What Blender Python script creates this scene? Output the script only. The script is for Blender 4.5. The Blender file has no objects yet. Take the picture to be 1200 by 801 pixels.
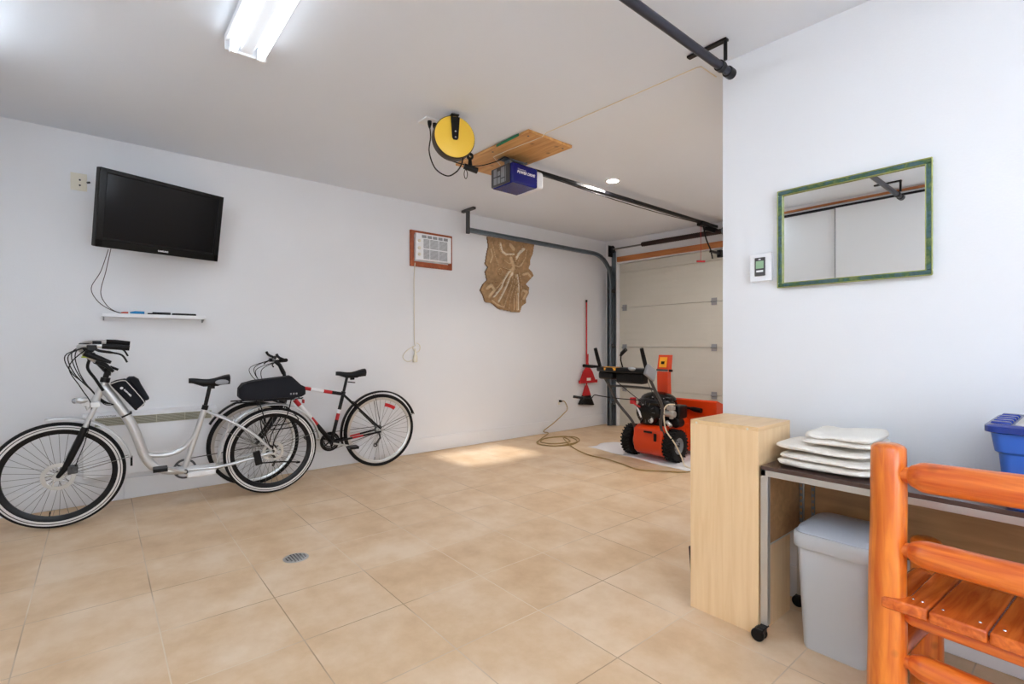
import bpy, bmesh, math, random
from mathutils import Vector, Matrix
random.seed(7)
PI = math.pi
COL = bpy.context.scene.collection
V = Vector

# ------------------------------------------------------------------ helpers
def s2l(c):
    c = c / 255.0
    return c / 12.92 if c <= 0.04045 else ((c + 0.055) / 1.055) ** 2.4
def rgb(r, g, b): return (s2l(r), s2l(g), s2l(b), 1.0)

def mat(name, col, rough=0.5, metal=0.0, var=0.0, scale=8.0, bump=0.0, emit=0.0, coat=0.0, bscale=60.0, spec=0.5):
    m = bpy.data.materials.new(name); m.use_nodes = True
    nt = m.node_tree; b = nt.nodes['Principled BSDF']
    b.inputs['Base Color'].default_value = col
    b.inputs['Roughness'].default_value = rough
    b.inputs['Metallic'].default_value = metal
    b.inputs['Coat Weight'].default_value = coat; b.inputs['Specular IOR Level'].default_value = spec
    tc = nt.nodes.new('ShaderNodeTexCoord')
    if var > 0:
        n = nt.nodes.new('ShaderNodeTexNoise'); n.inputs['Scale'].default_value = scale; n.inputs['Detail'].default_value = 5
        nt.links.new(tc.outputs['Object'], n.inputs['Vector'])
        r = nt.nodes.new('ShaderNodeValToRGB')
        r.color_ramp.elements[0].position = 0.3; r.color_ramp.elements[1].position = 0.7
        r.color_ramp.elements[0].color = [c * (1 - var) for c in col[:3]] + [1]
        r.color_ramp.elements[1].color = [min(1, c * (1 + var)) for c in col[:3]] + [1]
        nt.links.new(n.outputs['Fac'], r.inputs['Fac']); nt.links.new(r.outputs['Color'], b.inputs['Base Color'])
    if bump > 0:
        n2 = nt.nodes.new('ShaderNodeTexNoise'); n2.inputs['Scale'].default_value = bscale; n2.inputs['Detail'].default_value = 3
        nt.links.new(tc.outputs['Object'], n2.inputs['Vector'])
        bp = nt.nodes.new('ShaderNodeBump'); bp.inputs['Strength'].default_value = bump; bp.inputs['Distance'].default_value = 0.01
        nt.links.new(n2.outputs['Fac'], bp.inputs['Height']); nt.links.new(bp.outputs['Normal'], b.inputs['Normal'])
    if emit > 0:
        b.inputs['Emission Color'].default_value = col; b.inputs['Emission Strength'].default_value = emit
    return m

def wood(name, c0, c1, stretch=(1, 1, 1), scale=6.0, rough=0.4, knots=0.0, coat=0.0, knotc=None):
    m = bpy.data.materials.new(name); m.use_nodes = True
    nt = m.node_tree; L = nt.links; b = nt.nodes['Principled BSDF']
    b.inputs['Roughness'].default_value = rough; b.inputs['Coat Weight'].default_value = coat; b.inputs['Coat Roughness'].default_value = 0.15
    tc = nt.nodes.new('ShaderNodeTexCoord'); mp = nt.nodes.new('ShaderNodeMapping'); mp.inputs['Scale'].default_value = stretch
    L.new(tc.outputs['Object'], mp.inputs['Vector'])
    n = nt.nodes.new('ShaderNodeTexNoise'); n.inputs['Scale'].default_value = scale; n.inputs['Detail'].default_value = 6; n.inputs['Distortion'].default_value = 0.6
    L.new(mp.outputs['Vector'], n.inputs['Vector'])
    r = nt.nodes.new('ShaderNodeValToRGB'); e = r.color_ramp.elements
    e[0].position = 0.32; e[0].color = c0; e[1].position = 0.68; e[1].color = c1
    L.new(n.outputs['Fac'], r.inputs['Fac'])
    out = r.outputs['Color']
    if knots > 0:
        v = nt.nodes.new('ShaderNodeTexVoronoi'); v.inputs['Scale'].default_value = knots
        L.new(tc.outputs['Object'], v.inputs['Vector'])
        kr = nt.nodes.new('ShaderNodeValToRGB'); k = kr.color_ramp.elements
        k[0].position = 0.0; k[0].color = (1, 1, 1, 1); k[1].position = 0.17; k[1].color = (0, 0, 0, 1)
        L.new(v.outputs['Distance'], kr.inputs['Fac'])
        mx = nt.nodes.new('ShaderNodeMix'); mx.data_type = 'RGBA'
        L.new(kr.outputs['Color'], mx.inputs[0]); L.new(out, mx.inputs[6])
        mx.inputs[7].default_value = knotc or [c * 0.35 for c in c0[:3]] + [1]
        out = mx.outputs[2]
    L.new(out, b.inputs['Base Color'])
    return m

class MB:
    def __init__(self): self.bm = bmesh.new()
    def _f(self, vs, m):
        try: f = self.bm.faces.new(vs); f.material_index = m; return f
        except ValueError: return None
    def box(self, c, s, m=0, R=None):
        c = V(c); vs = []
        for x in (-.5, .5):
            for y in (-.5, .5):
                for z in (-.5, .5):
                    p = V((x * s[0], y * s[1], z * s[2]))
                    if R is not None: p = R @ p
                    vs.append(self.bm.verts.new(c + p))
        for q in ((0, 1, 3, 2), (4, 6, 7, 5), (0, 4, 5, 1), (2, 3, 7, 6), (0, 2, 6, 4), (1, 5, 7, 3)):
            self._f([vs[i] for i in q], m)
        return self
    def b2(self, x0, x1, y0, y1, z0, z1, m=0):
        return self.box(((x0 + x1) / 2, (y0 + y1) / 2, (z0 + z1) / 2), (abs(x1 - x0), abs(y1 - y0), abs(z1 - z0)), m)
    def hexa(self, pts, m=0):   # 8 points: bottom 4 (ccw), top 4
        vs = [self.bm.verts.new(V(p)) for p in pts]
        for q in ((3, 2, 1, 0), (4, 5, 6, 7), (0, 1, 5, 4), (1, 2, 6, 5), (2, 3, 7, 6), (3, 0, 4, 7)):
            self._f([vs[i] for i in q], m)
        return self
    def tube(self, pts, r, seg=8, m=0, caps=True, closed=False, flat=1.0):
        pts = [V(p) for p in pts]; n = len(pts)
        rs = r if isinstance(r, (list, tuple)) else [r] * n
        up = None; rings = []
        for i, p in enumerate(pts):
            if closed: d = pts[(i + 1) % n] - pts[i - 1]
            else: d = pts[min(i + 1, n - 1)] - pts[max(i - 1, 0)]
            if d.length < 1e-9: d = V((0, 0, 1))
            d.normalize()
            if up is None:
                up = V((0, 0, 1)) if abs(d.z) < .9 else V((0, 1, 0))
            a = d.cross(up)
            if a.length < 1e-6: a = d.orthogonal()
            a.normalize(); b = a.cross(d).normalized(); up = b
            rings.append([self.bm.verts.new(p + (a * math.cos(t) + b * math.sin(t) * flat) * rs[i]) for t in [2 * PI * k / seg for k in range(seg)]])
        rng = range(n) if closed else range(n - 1)
        for i in rng:
            A = rings[i]; B = rings[(i + 1) % n]
            for k in range(seg): self._f([A[k], A[(k + 1) % seg], B[(k + 1) % seg], B[k]], m)
        if caps and not closed:
            self._f(rings[0][::-1], m); self._f(rings[-1], m)
        return self
    def cyl(self, p0, p1, r, seg=16, m=0, r1=None):
        return self.tube([p0, p1], [r, r if r1 is None else r1], seg, m)
    def lathe(self, c, ax, prof, seg=32, m=0, closed=False, a0=0.0, a1=2 * PI, e1=None):
        c = V(c); ax = V(ax).normalized()
        e1 = ax.orthogonal().normalized() if e1 is None else V(e1).normalized(); e2 = ax.cross(e1)
        full = abs(a1 - a0 - 2 * PI) < 1e-6
        cnt = seg if full else seg + 1
        rings = []
        for k in range(cnt):
            t = a0 + (a1 - a0) * k / seg
            rings.append([self.bm.verts.new(c + (e1 * math.cos(t) + e2 * math.sin(t)) * rr + ax * h) for rr, h in prof])
        np_ = len(prof)
        for k in range(seg):
            A = rings[k]; B = rings[(k + 1) % cnt]
            for j in range(np_ if closed else np_ - 1):
                self._f([A[j], B[j], B[(j + 1) % np_], A[(j + 1) % np_]], m)
        if not full and closed:
            self._f(rings[0], m); self._f(rings[-1][::-1], m)
        return self
    def torus(self, c, ax, R, r, seg=48, rs=8, m=0, flat=1.0):
        prof = [(R + r * math.cos(2 * PI * k / rs), r * flat * math.sin(2 * PI * k / rs)) for k in range(rs)]
        return self.lathe(c, ax, prof, seg, m, True)
    def ball(self, c, s, m=0, u=16, v=10, R=None):
        c = V(c); s = V((s, s, s)) if isinstance(s, (int, float)) else V(s)
        rings = []
        for i in range(1, v):
            t = PI * i / v; ring = []
            for k in range(u):
                p = V((math.sin(t) * math.cos(2 * PI * k / u) * s.x, math.sin(t) * math.sin(2 * PI * k / u) * s.y, math.cos(t) * s.z))
                if R is not None: p = R @ p
                ring.append(self.bm.verts.new(c + p))
            rings.append(ring)
        tp = V((0, 0, s.z)); 
        if R is not None: tp = R @ tp
        T = self.bm.verts.new(c + tp); B = self.bm.verts.new(c - tp)
        for i in range(len(rings) - 1):
            for k in range(u): self._f([rings[i][k], rings[i][(k + 1) % u], rings[i + 1][(k + 1) % u], rings[i + 1][k]][::-1], m)
        for k in range(u):
            self._f([T, rings[0][k], rings[0][(k + 1) % u]], m); self._f([B, rings[-1][(k + 1) % u], rings[-1][k]], m)
        return self
    def prism(self, pts, off, m=0):     # polygon (3D points) extruded by vector off
        a = [self.bm.verts.new(V(p)) for p in pts]; b = [self.bm.verts.new(V(p) + V(off)) for p in pts]
        n = len(a)
        self._f(a[::-1], m); self._f(b, m)
        for i in range(n): self._f([a[i], a[(i + 1) % n], b[(i + 1) % n], b[i]], m)
        return self

BASE = {}
def link(o, parent=None):
    COL.objects.link(o)
    if parent is not None: o.parent = parent
    return o
def empty(name, loc=(0, 0, 0), rot=(0, 0, 0), local=False):
    o = bpy.data.objects.new(name, None); COL.objects.link(o)
    o.location = loc; o.rotation_euler = rot; o.empty_display_size = 0.1
    BASE[o.name] = V((0, 0, 0)) if local else V(loc)
    return o
def tag(o, label=None, cat=None, group=None, kind=None):
    if label: o['label'] = label
    if cat: o['category'] = cat
    if group: o['group'] = group
    if kind: o['kind'] = kind
    return o
def obj(name, mb, mats, parent=None, loc=None, bevel=0.0, bseg=2, smooth=40, label=None, sub=0):
    if not isinstance(mats, (list, tuple)): mats = [mats]
    bmesh.ops.recalc_face_normals(mb.bm, faces=mb.bm.faces)
    base = BASE.get(parent.name, V((0, 0, 0))) if parent is not None else (V(loc) if loc is not None else V((0, 0, 0)))
    if base.length > 0: bmesh.ops.translate(mb.bm, verts=mb.bm.verts, vec=-base)
    me = bpy.data.meshes.new(name); mb.bm.to_mesh(me); mb.bm.free()
    for m in mats: me.materials.append(m)
    if smooth:
        me.polygons.foreach_set('use_smooth', [True] * len(me.polygons))
        me.set_sharp_from_angle(angle=math.radians(smooth))
    o = bpy.data.objects.new(name, me); link(o, parent)
    if parent is None and loc is not None: o.location = loc
    BASE[o.name] = base
    if bevel > 0:
        bv = o.modifiers.new('bevel', 'BEVEL'); bv.width = bevel; bv.segments = bseg; bv.limit_method = 'ANGLE'; bv.angle_limit = math.radians(40)
    if sub:
        sd = o.modifiers.new('sub', 'SUBSURF'); sd.levels = sub; sd.render_levels = sub
    if label: o['label'] = label
    return o
def struct(name, mb, mats, parent=None, **k):
    o = obj(name, mb, mats, parent, **k)
    if parent is None: o['kind'] = 'structure'
    return o
def smooth(pts, n=6):
    pts = [V(p) for p in pts]; out = []
    for i in range(len(pts) - 1):
        p0 = pts[max(i - 1, 0)]; p1 = pts[i]; p2 = pts[i + 1]; p3 = pts[min(i + 2, len(pts) - 1)]
        for k in range(n):
            t = k / n
            out.append(0.5 * ((2 * p1) + (p2 - p0) * t + (2 * p0 - 5 * p1 + 4 * p2 - p3) * t * t + (3 * p1 - p0 - 3 * p2 + p3) * t ** 3))
    out.append(pts[-1]); return out
def text(name, s, size, m, parent, origin, xd, up, extr=0.0006, align='LEFT', shear=0.0, bold=0.0):
    cu = bpy.data.curves.new(name, 'FONT'); cu.body = s; cu.size = size; cu.extrude = 0; cu.align_x = align; cu.shear = shear; cu.offset = bold
    t = bpy.data.objects.new(name, cu); COL.objects.link(t)
    dg = bpy.context.evaluated_depsgraph_get(); me = bpy.data.meshes.new_from_object(t.evaluated_get(dg))
    bpy.data.objects.remove(t)
    xd = V(xd).normalized(); up = V(up).normalized(); n = xd.cross(up)
    base = BASE.get(parent.name, V((0, 0, 0)))
    for v in me.vertices: v.co = V(origin) + xd * v.co.x + up * v.co.y + n * extr - base
    me.materials.clear(); me.materials.append(m)
    o = bpy.data.objects.new(name, me); link(o, parent); BASE[o.name] = base
    return o

# ------------------------------------------------------------------ camera
FPX = 581.0; H = 1.2
cam_d = bpy.data.cameras.new('camera'); cam = bpy.data.objects.new('camera', cam_d); COL.objects.link(cam)
cam_d.sensor_width = 36; cam_d.lens = FPX / 1200 * 36; cam_d.clip_start = 0.05; cam_d.shift_y = 4.5 / 1200
cam.location = (0, 0, H); cam.rotation_euler = (PI / 2, 0, math.atan2(0.7677, 0.6409))
bpy.context.scene.camera = cam
def P(px, py, ax, val):            # where the sight line through a photo pixel meets a real plane
    r = (px - 600) / FPX; d = V((.6409 * r - .7677, .7677 * r + .6409, (405 - py) / FPX))
    i = 'XYZ'.index(ax); t = (val - (H if i == 2 else 0)) / d[i]
    return V((0, 0, H)) + d * t

# ------------------------------------------------------------------ materials
M = {}
M['wall'] = mat('white_wall_paint', rgb(231, 232, 235), 0.6, var=0.012, scale=1.5, bump=0.05, bscale=120)
M['ceil'] = mat('white_ceiling_paint', rgb(230, 235, 243), 0.75, var=0.01, scale=1.0)
M['trim'] = mat('white_trim_paint', rgb(232, 233, 236), 0.4)
M['door'] = mat('off_white_door_steel', rgb(206, 203, 192), 0.45, var=0.02, scale=3)
M['white'] = mat('white_plastic', rgb(236, 237, 240), 0.35)
M['cream'] = mat('cream_plastic', rgb(225, 218, 200), 0.4)
M['black'] = mat('black_plastic', rgb(12, 12, 15), 0.38, spec=.3)
M['rubber'] = mat('black_rubber', rgb(18, 18, 20), 0.7, spec=.3, bump=0.3, bscale=200)
M['blackm'] = mat('black_painted_metal', rgb(13, 13, 17), 0.35, metal=0.1, spec=.35)
M['gunm'] = mat('dark_grey_pipe', rgb(58, 58, 68), 0.35, metal=0.5)
M['silver'] = mat('silver_frame_paint', rgb(208, 210, 212), 0.28, metal=0.5)
M['alu'] = mat('brushed_aluminium', rgb(205, 205, 203), 0.32, metal=0.75)
M['chrome'] = mat('chrome', rgb(215, 215, 215), 0.15, metal=1.0)
M['steel'] = mat('spoke_steel', rgb(120, 118, 115), 0.4, metal=0.6)
M['galv'] = mat('galvanised_track_steel', rgb(120, 130, 138), 0.4, metal=0.7, var=0.1, scale=20)
M['reflw'] = mat('white_tyre_band', rgb(225, 222, 220), 0.4)
M['red'] = mat('red_plastic', rgb(190, 24, 34), 0.35)
M['orange'] = mat('orange_machine_paint', rgb(212, 60, 10), 0.3, coat=0.2)
M['yellow'] = mat('yellow_reel_paint', rgb(246, 200, 66), 0.4)
M['amber'] = mat('amber_label', rgb(240, 165, 30), 0.4)
M['navy'] = mat('blue_opener_plastic', rgb(14, 22, 112), 0.25, spec=.4)
M['green'] = mat('green_tape', rgb(20, 120, 80), 0.5)
M['bluebin'] = mat('blue_bin_plastic', rgb(48, 104, 200), 0.35)
M['bluelid'] = mat('dark_blue_lid_plastic', rgb(20, 52, 140), 0.25)
M['greybin'] = mat('silver_grey_bin_plastic', rgb(196, 200, 205), 0.35, metal=0.05)
M['cloth'] = mat('cream_cotton', rgb(240, 235, 226), 0.9, bump=0.5, bscale=90)
M['sheet'] = mat('white_drop_sheet', rgb(232, 230, 232), 0.8, bump=0.3, bscale=30)
M['fabric'] = mat('black_bag_fabric', rgb(14, 17, 27), 0.65, spec=.3, bump=0.3, bscale=300)
M['beech'] = wood('pale_beech_laminate', rgb(234, 198, 150), rgb(244, 212, 168), (14, 14, .8), 3, 0.42)
M['beechh'] = wood('pale_beech_laminate_top', rgb(226, 188, 138), rgb(238, 203, 155), (14, .8, 14), 3, 0.35)
M['log'] = wood('varnished_orange_log', rgb(206, 92, 20), rgb(240, 142, 50), (16, 16, 1.4), 3, 0.3, knots=8, coat=0.5)
M['logx'] = wood('varnished_orange_rail', rgb(200, 80, 20), rgb(238, 132, 50), (1.4, 16, 16), 3, 0.3, knots=8, coat=0.5)
M['logy'] = wood('varnished_orange_plank', rgb(182, 72, 16), rgb(226, 116, 40), (16, 1.4, 16), 3, 0.25, knots=4, coat=0.6)
M['pine'] = wood('pine_plywood', rgb(196, 140, 78), rgb(224, 174, 112), (1, 10, 10), 3, 0.55, knots=7)
M['header'] = wood('stained_header_wood', rgb(170, 100, 52), rgb(196, 128, 74), (1, 10, 10), 3, 0.5)
M['acwood'] = wood('red_brown_casing_wood', rgb(140, 62, 26), rgb(170, 84, 40), (10, 10, 10), 2, 0.45)
M['darklam'] = mat('dark_brown_laminate', rgb(82, 62, 56), 0.2, var=0.1, scale=20)
M['brownpan'] = wood('brown_panel', rgb(150, 112, 74), rgb(172, 132, 90), (1, 10, 10), 3, 0.4)
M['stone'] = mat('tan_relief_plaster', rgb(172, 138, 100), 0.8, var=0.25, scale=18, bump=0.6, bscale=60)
M['stonel'] = mat('pale_relief_wear_highlight', rgb(234, 222, 202), 0.75, var=0.08, scale=25)  # worn pale paint on arms and folds, with highlight painted in
M['stoned'] = mat('brown_relief_edge_groove_shade', rgb(118, 88, 60), 0.85, var=0.2, scale=20)  # outer edge, and shade painted into the grooves
M['cord'] = mat('tan_cord_rubber', rgb(160, 132, 78), 0.6)
M['wire'] = mat('cream_wire', rgb(220, 205, 180), 0.6)
M['grille'] = mat('beige_grille', rgb(168, 166, 150), 0.5)
M['dgrey'] = mat('dark_grey_metal', rgb(80, 80, 82), 0.45, metal=0.4)
M['lgrey'] = mat('light_grey_plastic', rgb(150, 152, 156), 0.5)
M['screen'] = mat('dark_tv_glass', rgb(6, 8, 14), 0.14, spec=.28)
M['lcd'] = mat('green_lcd', rgb(150, 185, 150), 0.3)
M['tube'] = mat('fluorescent_tube', (0.84, 0.93, 1.0, 1), 0.5, emit=2.1)
M['tubeb'] = mat('unseen_fill_tube', (0.84, 0.93, 1.0, 1), 0.5, emit=11.5)  # stronger tubes for the added fixtures out of view
M['lamp'] = mat('downlight_bulb', (1.0, 0.95, 0.88, 1), 0.5, emit=330.0)
M['paper'] = mat('printed_paper', rgb(226, 224, 218), 0.7)
M['blued'] = mat('bright_blue_plastic', rgb(20, 130, 190), 0.4)
M['neon'] = mat('yellow_green_plastic', rgb(190, 205, 40), 0.4)
m = bpy.data.materials.new('mirror_glass'); m.use_nodes = True
b = m.node_tree.nodes['Principled BSDF']; b.inputs['Metallic'].default_value = 1; b.inputs['Roughness'].default_value = 0.01; b.inputs['Base Color'].default_value = (.9, .92, .91, 1)
n = m.node_tree.nodes.new('ShaderNodeTexNoise'); n.inputs['Scale'].default_value = 2
r_ = m.node_tree.nodes.new('ShaderNodeMapRange'); r_.inputs[3].default_value = 0.005; r_.inputs[4].default_value = 0.015
m.node_tree.links.new(n.outputs['Fac'], r_.inputs[0]); m.node_tree.links.new(r_.outputs[0], b.inputs['Roughness'])
M['mirror'] = m
# window glass: mostly clear, faint sheen
m = bpy.data.materials.new('clear_glass'); m.use_nodes = True; nt = m.node_tree; nt.nodes.clear()
o_ = nt.nodes.new('ShaderNodeOutputMaterial'); a_ = nt.nodes.new('ShaderNodeBsdfTransparent'); g_ = nt.nodes.new('ShaderNodeBsdfGlossy'); x_ = nt.nodes.new('ShaderNodeMixShader')
g_.inputs['Roughness'].default_value = 0.02; x_.inputs[0].default_value = 0.05
nt.links.new(a_.outputs[0], x_.inputs[1]); nt.links.new(g_.outputs[0], x_.inputs[2]); nt.links.new(x_.outputs[0], o_.inputs[0])
M['glass'] = m
# green-gold marbled mirror frame
m = bpy.data.materials.new('green_gilded_frame'); m.use_nodes = True; nt = m.node_tree; b = nt.nodes['Principled BSDF']; b.inputs['Roughness'].default_value = 0.35
tc = nt.nodes.new('ShaderNodeTexCoord'); n = nt.nodes.new('ShaderNodeTexNoise'); n.inputs['Scale'].default_value = 28; n.inputs['Detail'].default_value = 4
r_ = nt.nodes.new('ShaderNodeValToRGB'); e = r_.color_ramp.elements
e[0].position = .3; e[0].color = rgb(34, 74, 62); e[1].position = .7; e[1].color = rgb(112, 124, 76)
q = e.new(.45); q.color = rgb(66, 96, 106); q = e.new(.56); q.color = rgb(50, 88, 54)
nt.links.new(tc.outputs['Object'], n.inputs['Vector']); nt.links.new(n.outputs['Fac'], r_.inputs['Fac']); nt.links.new(r_.outputs['Color'], b.inputs['Base Color'])
M['gframe'] = m
M['gold'] = mat('gold_green_bead', rgb(158, 162, 96), 0.35, metal=0.3, var=0.2, scale=40)
# floor tiles
m = bpy.data.materials.new('beige_ceramic_floor_tile'); m.use_nodes = True; nt = m.node_tree; L = nt.links; b = nt.nodes['Principled BSDF']
tc = nt.nodes.new('ShaderNodeTexCoord'); mp = nt.nodes.new('ShaderNodeMapping'); mp.inputs['Location'].default_value = (1.2046 + .445 * 20, -.2 + .445 * 20, 0)
L.new(tc.outputs['Object'], mp.inputs['Vector'])
br = nt.nodes.new('ShaderNodeTexBrick'); br.offset = 0; br.squash = 1
br.inputs['Scale'].default_value = 1; br.inputs['Brick Width'].default_value = .445; br.inputs['Row Height'].default_value = .445
br.inputs['Mortar Size'].default_value = .0028; br.inputs['Mortar Smooth'].default_value = .3
br.inputs['Color1'].default_value = (0.46, 0.46, 0.46, 1); br.inputs['Color2'].default_value = (0.57, 0.57, 0.57, 1); br.inputs['Mortar'].default_value = (.5, .5, .5, 1)
L.new(mp.outputs['Vector'], br.inputs['Vector'])
n1 = nt.nodes.new('ShaderNodeTexNoise'); n1.inputs['Scale'].default_value = 3.2; n1.inputs['Detail'].default_value = 7; n1.inputs['Roughness'].default_value = .62
L.new(tc.outputs['Object'], n1.inputs['Vector'])
ad = nt.nodes.new('ShaderNodeMath'); ad.operation = 'ADD'; L.new(br.outputs['Color'], ad.inputs[0]); L.new(n1.outputs['Fac'], ad.inputs[1])
ml = nt.nodes.new('ShaderNodeMath'); ml.operation = 'MULTIPLY'; ml.inputs[1].default_value = .5; L.new(ad.outputs[0], ml.inputs[0])
cr = nt.nodes.new('ShaderNodeValToRGB'); e = cr.color_ramp.elements
e[0].position = .38; e[0].color = rgb(203, 167, 128); e[1].position = .60; e[1].color = rgb(233, 209, 181)
q = e.new(.49); q.color = rgb(220, 189, 152)
L.new(ml.outputs[0], cr.inputs['Fac'])
mx = nt.nodes.new('ShaderNodeMix'); mx.data_type = 'RGBA'; L.new(br.outputs['Fac'], mx.inputs[0]); L.new(cr.outputs['Color'], mx.inputs[6]); gr = nt.nodes.new('ShaderNodeTexNoise'); gr.inputs['Scale'].default_value = 1.1; L.new(tc.outputs['Object'], gr.inputs['Vector'])
gc = nt.nodes.new('ShaderNodeValToRGB'); q = gc.color_ramp.elements; q[0].position = .42; q[0].color = rgb(172, 140, 108); q[1].position = .56; q[1].color = rgb(228, 208, 184); L.new(gr.outputs['Fac'], gc.inputs['Fac']); L.new(gc.outputs['Color'], mx.inputs[7])
L.new(mx.outputs[2], b.inputs['Base Color'])
mr = nt.nodes.new('ShaderNodeMapRange'); mr.inputs[3].default_value = .38; mr.inputs[4].default_value = .55; L.new(n1.outputs['Fac'], mr.inputs[0]); L.new(mr.outputs[0], b.inputs['Roughness'])
bp = nt.nodes.new('ShaderNodeBump'); bp.inputs['Strength'].default_value = .4; bp.inputs['Distance'].default_value = .002; bp.invert = True
L.new(br.outputs['Fac'], bp.inputs['Height']); L.new(bp.outputs['Normal'], b.inputs['Normal'])
M['tile'] = m

# ------------------------------------------------------------------ room shell
XL, XR, YB, YM, YD, XC = -4.93, 2.4, -.80, 2.56, 6.0, -1.31
def cz(x): return 2.795 - .0242 * (x + 4.93)
struct('floor', MB().b2(XL - .15, XR + .15, YB - .15, YD + .15, -.12, 0), M['tile'])
mb = MB(); x0, x1 = XL - .15, XR + .15; y0, y1 = YB - .15, YM + .15
mb.hexa([(x0, y0, cz(x0)), (x1, y0, cz(x1)), (x1, y1, cz(x1)), (x0, y1, cz(x0)), (x0, y0, 2.95), (x1, y0, 2.95), (x1, y1, 2.95), (x0, y1, 2.95)])
x1 = XC + .14; y0, y1 = YM + .15, YD + .15
mb.hexa([(x0, y0, cz(x0)), (x1, y0, cz(x1)), (x1, y1, cz(x1)), (x0, y1, cz(x0)), (x0, y0, 2.95), (x1, y0, 2.95), (x1, y1, 2.95), (x0, y1, 2.95)])
struct('ceiling', mb, M['ceil'])
struct('wall_left', MB().b2(XL - .12, XL, YB - .12, YD + .12, 0, 2.85), M['wall'])
struct('wall_back', MB().b2(XL, XR, YB - .12, YB, 0, 2.80), M['wall'])
struct('wall_right', MB().b2(XC, XR, YM, YM + .12, 0, 2.78), M['wall'])
# bay side wall; its unseen high window is added for the sun patch
WY0, WY1, WZ0, WZ1 = 2.78, 3.82, 1.56, 2.06
mb = MB(); xa, xb = XC, XC + .12
mb.b2(xa, xb, YM + .12, WY0, 0, 2.78).b2(xa, xb, WY1, YD + .12, 0, 2.78).b2(xa, xb, WY0, WY1, 0, WZ0).b2(xa, xb, WY0, WY1, WZ1, 2.78)
struct('wall_bay', mb, M['wall'])
mb = MB()
for a in ((WY0, WY0 + .04, WZ0, WZ1), (WY1 - .04, WY1, WZ0, WZ1)): mb.b2(xa + .03, xb - .03, *a)
mb.b2(xa + .03, xb - .03, WY0, WY1, WZ0, WZ0 + .04).b2(xa + .03, xb - .03, WY0, WY1, WZ1 - .04, WZ1)
w2 = struct('added_sun_window', mb, M['trim'], bevel=.003)
obj('pane', MB().b2(xa + .058, xa + .062, WY0 + .04, WY1 - .04, WZ0 + .04, WZ1 - .04), M['glass'], w2)
# unseen side wall; glazed patio door made up to let daylight in
DY0, DY1, DZ1 = -.62, 1.55, 2.12
mb = MB().b2(XR, XR + .12, YB - .12, DY0, 0, 2.75).b2(XR, XR + .12, DY1, YM + .12, 0, 2.75).b2(XR, XR + .12, DY0, DY1, DZ1, 2.75)
struct('wall_daylight', mb, M['wall'])
mb = MB()
for y in (DY0, (DY0 + DY1) / 2 - .03, DY1 - .06): mb.b2(XR + .03, XR + .09, y, y + .06, .02, DZ1)
mb.b2(XR + .03, XR + .09, DY0, DY1, .0, .08).b2(XR + .03, XR + .09, DY0, DY1, DZ1 - .06, DZ1)
w1 = struct('added_patio_door', mb, M['trim'], bevel=.004)
for a, c in ((DY0 + .06, (DY0 + DY1) / 2 - .03), ((DY0 + DY1) / 2 + .03, DY1 - .06)):
    obj('pane', MB().b2(XR + .058, XR + .062, a, c, .08, DZ1 - .06), M['glass'], w1)
struct('added_sun_blocker', MB().b2(XR + .12, XR + 4.2, YB - 1.5, YM + 1.0, 2.55, 2.65), M['trim'])  # unseen slab added to keep the sun out of the main room
struct('ground', MB().b2(-12, 16, -14, 20, -.2, -.125), mat('bounce_ground', rgb(232, 236, 242), .9, var=.03, scale=2))  # made up snow white to bounce cool light onto the ceiling
# door wall around the garage opening
GX0, GX1, GZ = -4.70, -1.50, 2.43
mb = MB().b2(XL, GX0, YD, YD + .12, 0, 2.85).b2(GX1, XC + .12, YD, YD + .12, 0, 2.85).b2(GX0, GX1, YD, YD + .12, GZ, 2.85)
struct('wall_front', mb, M['wall'])
# baseboards
def base_l(y0, y1): return MB().b2(XL, XL + .016, y0, y1, 0, .165)
mb = MB()
for a, c in ((YB, .155), (.157, 1.55), (1.552, 3.57), (3.572, 5.98)): mb.b2(XL, XL + .016, a, c, 0.002, .165)
struct('baseboard_left', mb, M['trim'], bevel=.003)
struct('baseboard_right', MB().b2(XC, XR, YM - .015, YM, .002, .15), M['trim'], bevel=.003)
struct('baseboard_bay', MB().b2(XC - .015, XC, YM - .015, 5.9, .002, .15), M['trim'], bevel=.003)
struct('baseboard_front', MB().b2(XL + .016, GX0 - .02, YD - .016, YD, .002, .165), M['trim'], bevel=.003)
# closet front behind the camera (seen in the mirror)
struct('trim_1', MB().b2(-4.9, XR, YB, YB + .02, 2.672, 2.694), M['header'])
struct('trim_2', MB().b2(-4.2, 2.0, YB, YB + .045, 2.625, 2.645), M['blackm'])
for i, (a, c, d) in enumerate(((-4.2, -1.765, .012), (-1.80, .3, .03), (.28, 2.0, .012))):
    dr = struct('door_%d' % (i + 2), MB().b2(a, c, YB + d, YB + d + .014, .02, 2.622), M['door'], bevel=.002)
    dr.data.materials[0] = M['trim']; obj('edge_strip', MB().b2(a, a + .012, YB + d + .014, YB + d + .017, .02, 2.622), M['lgrey'], dr)

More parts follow.
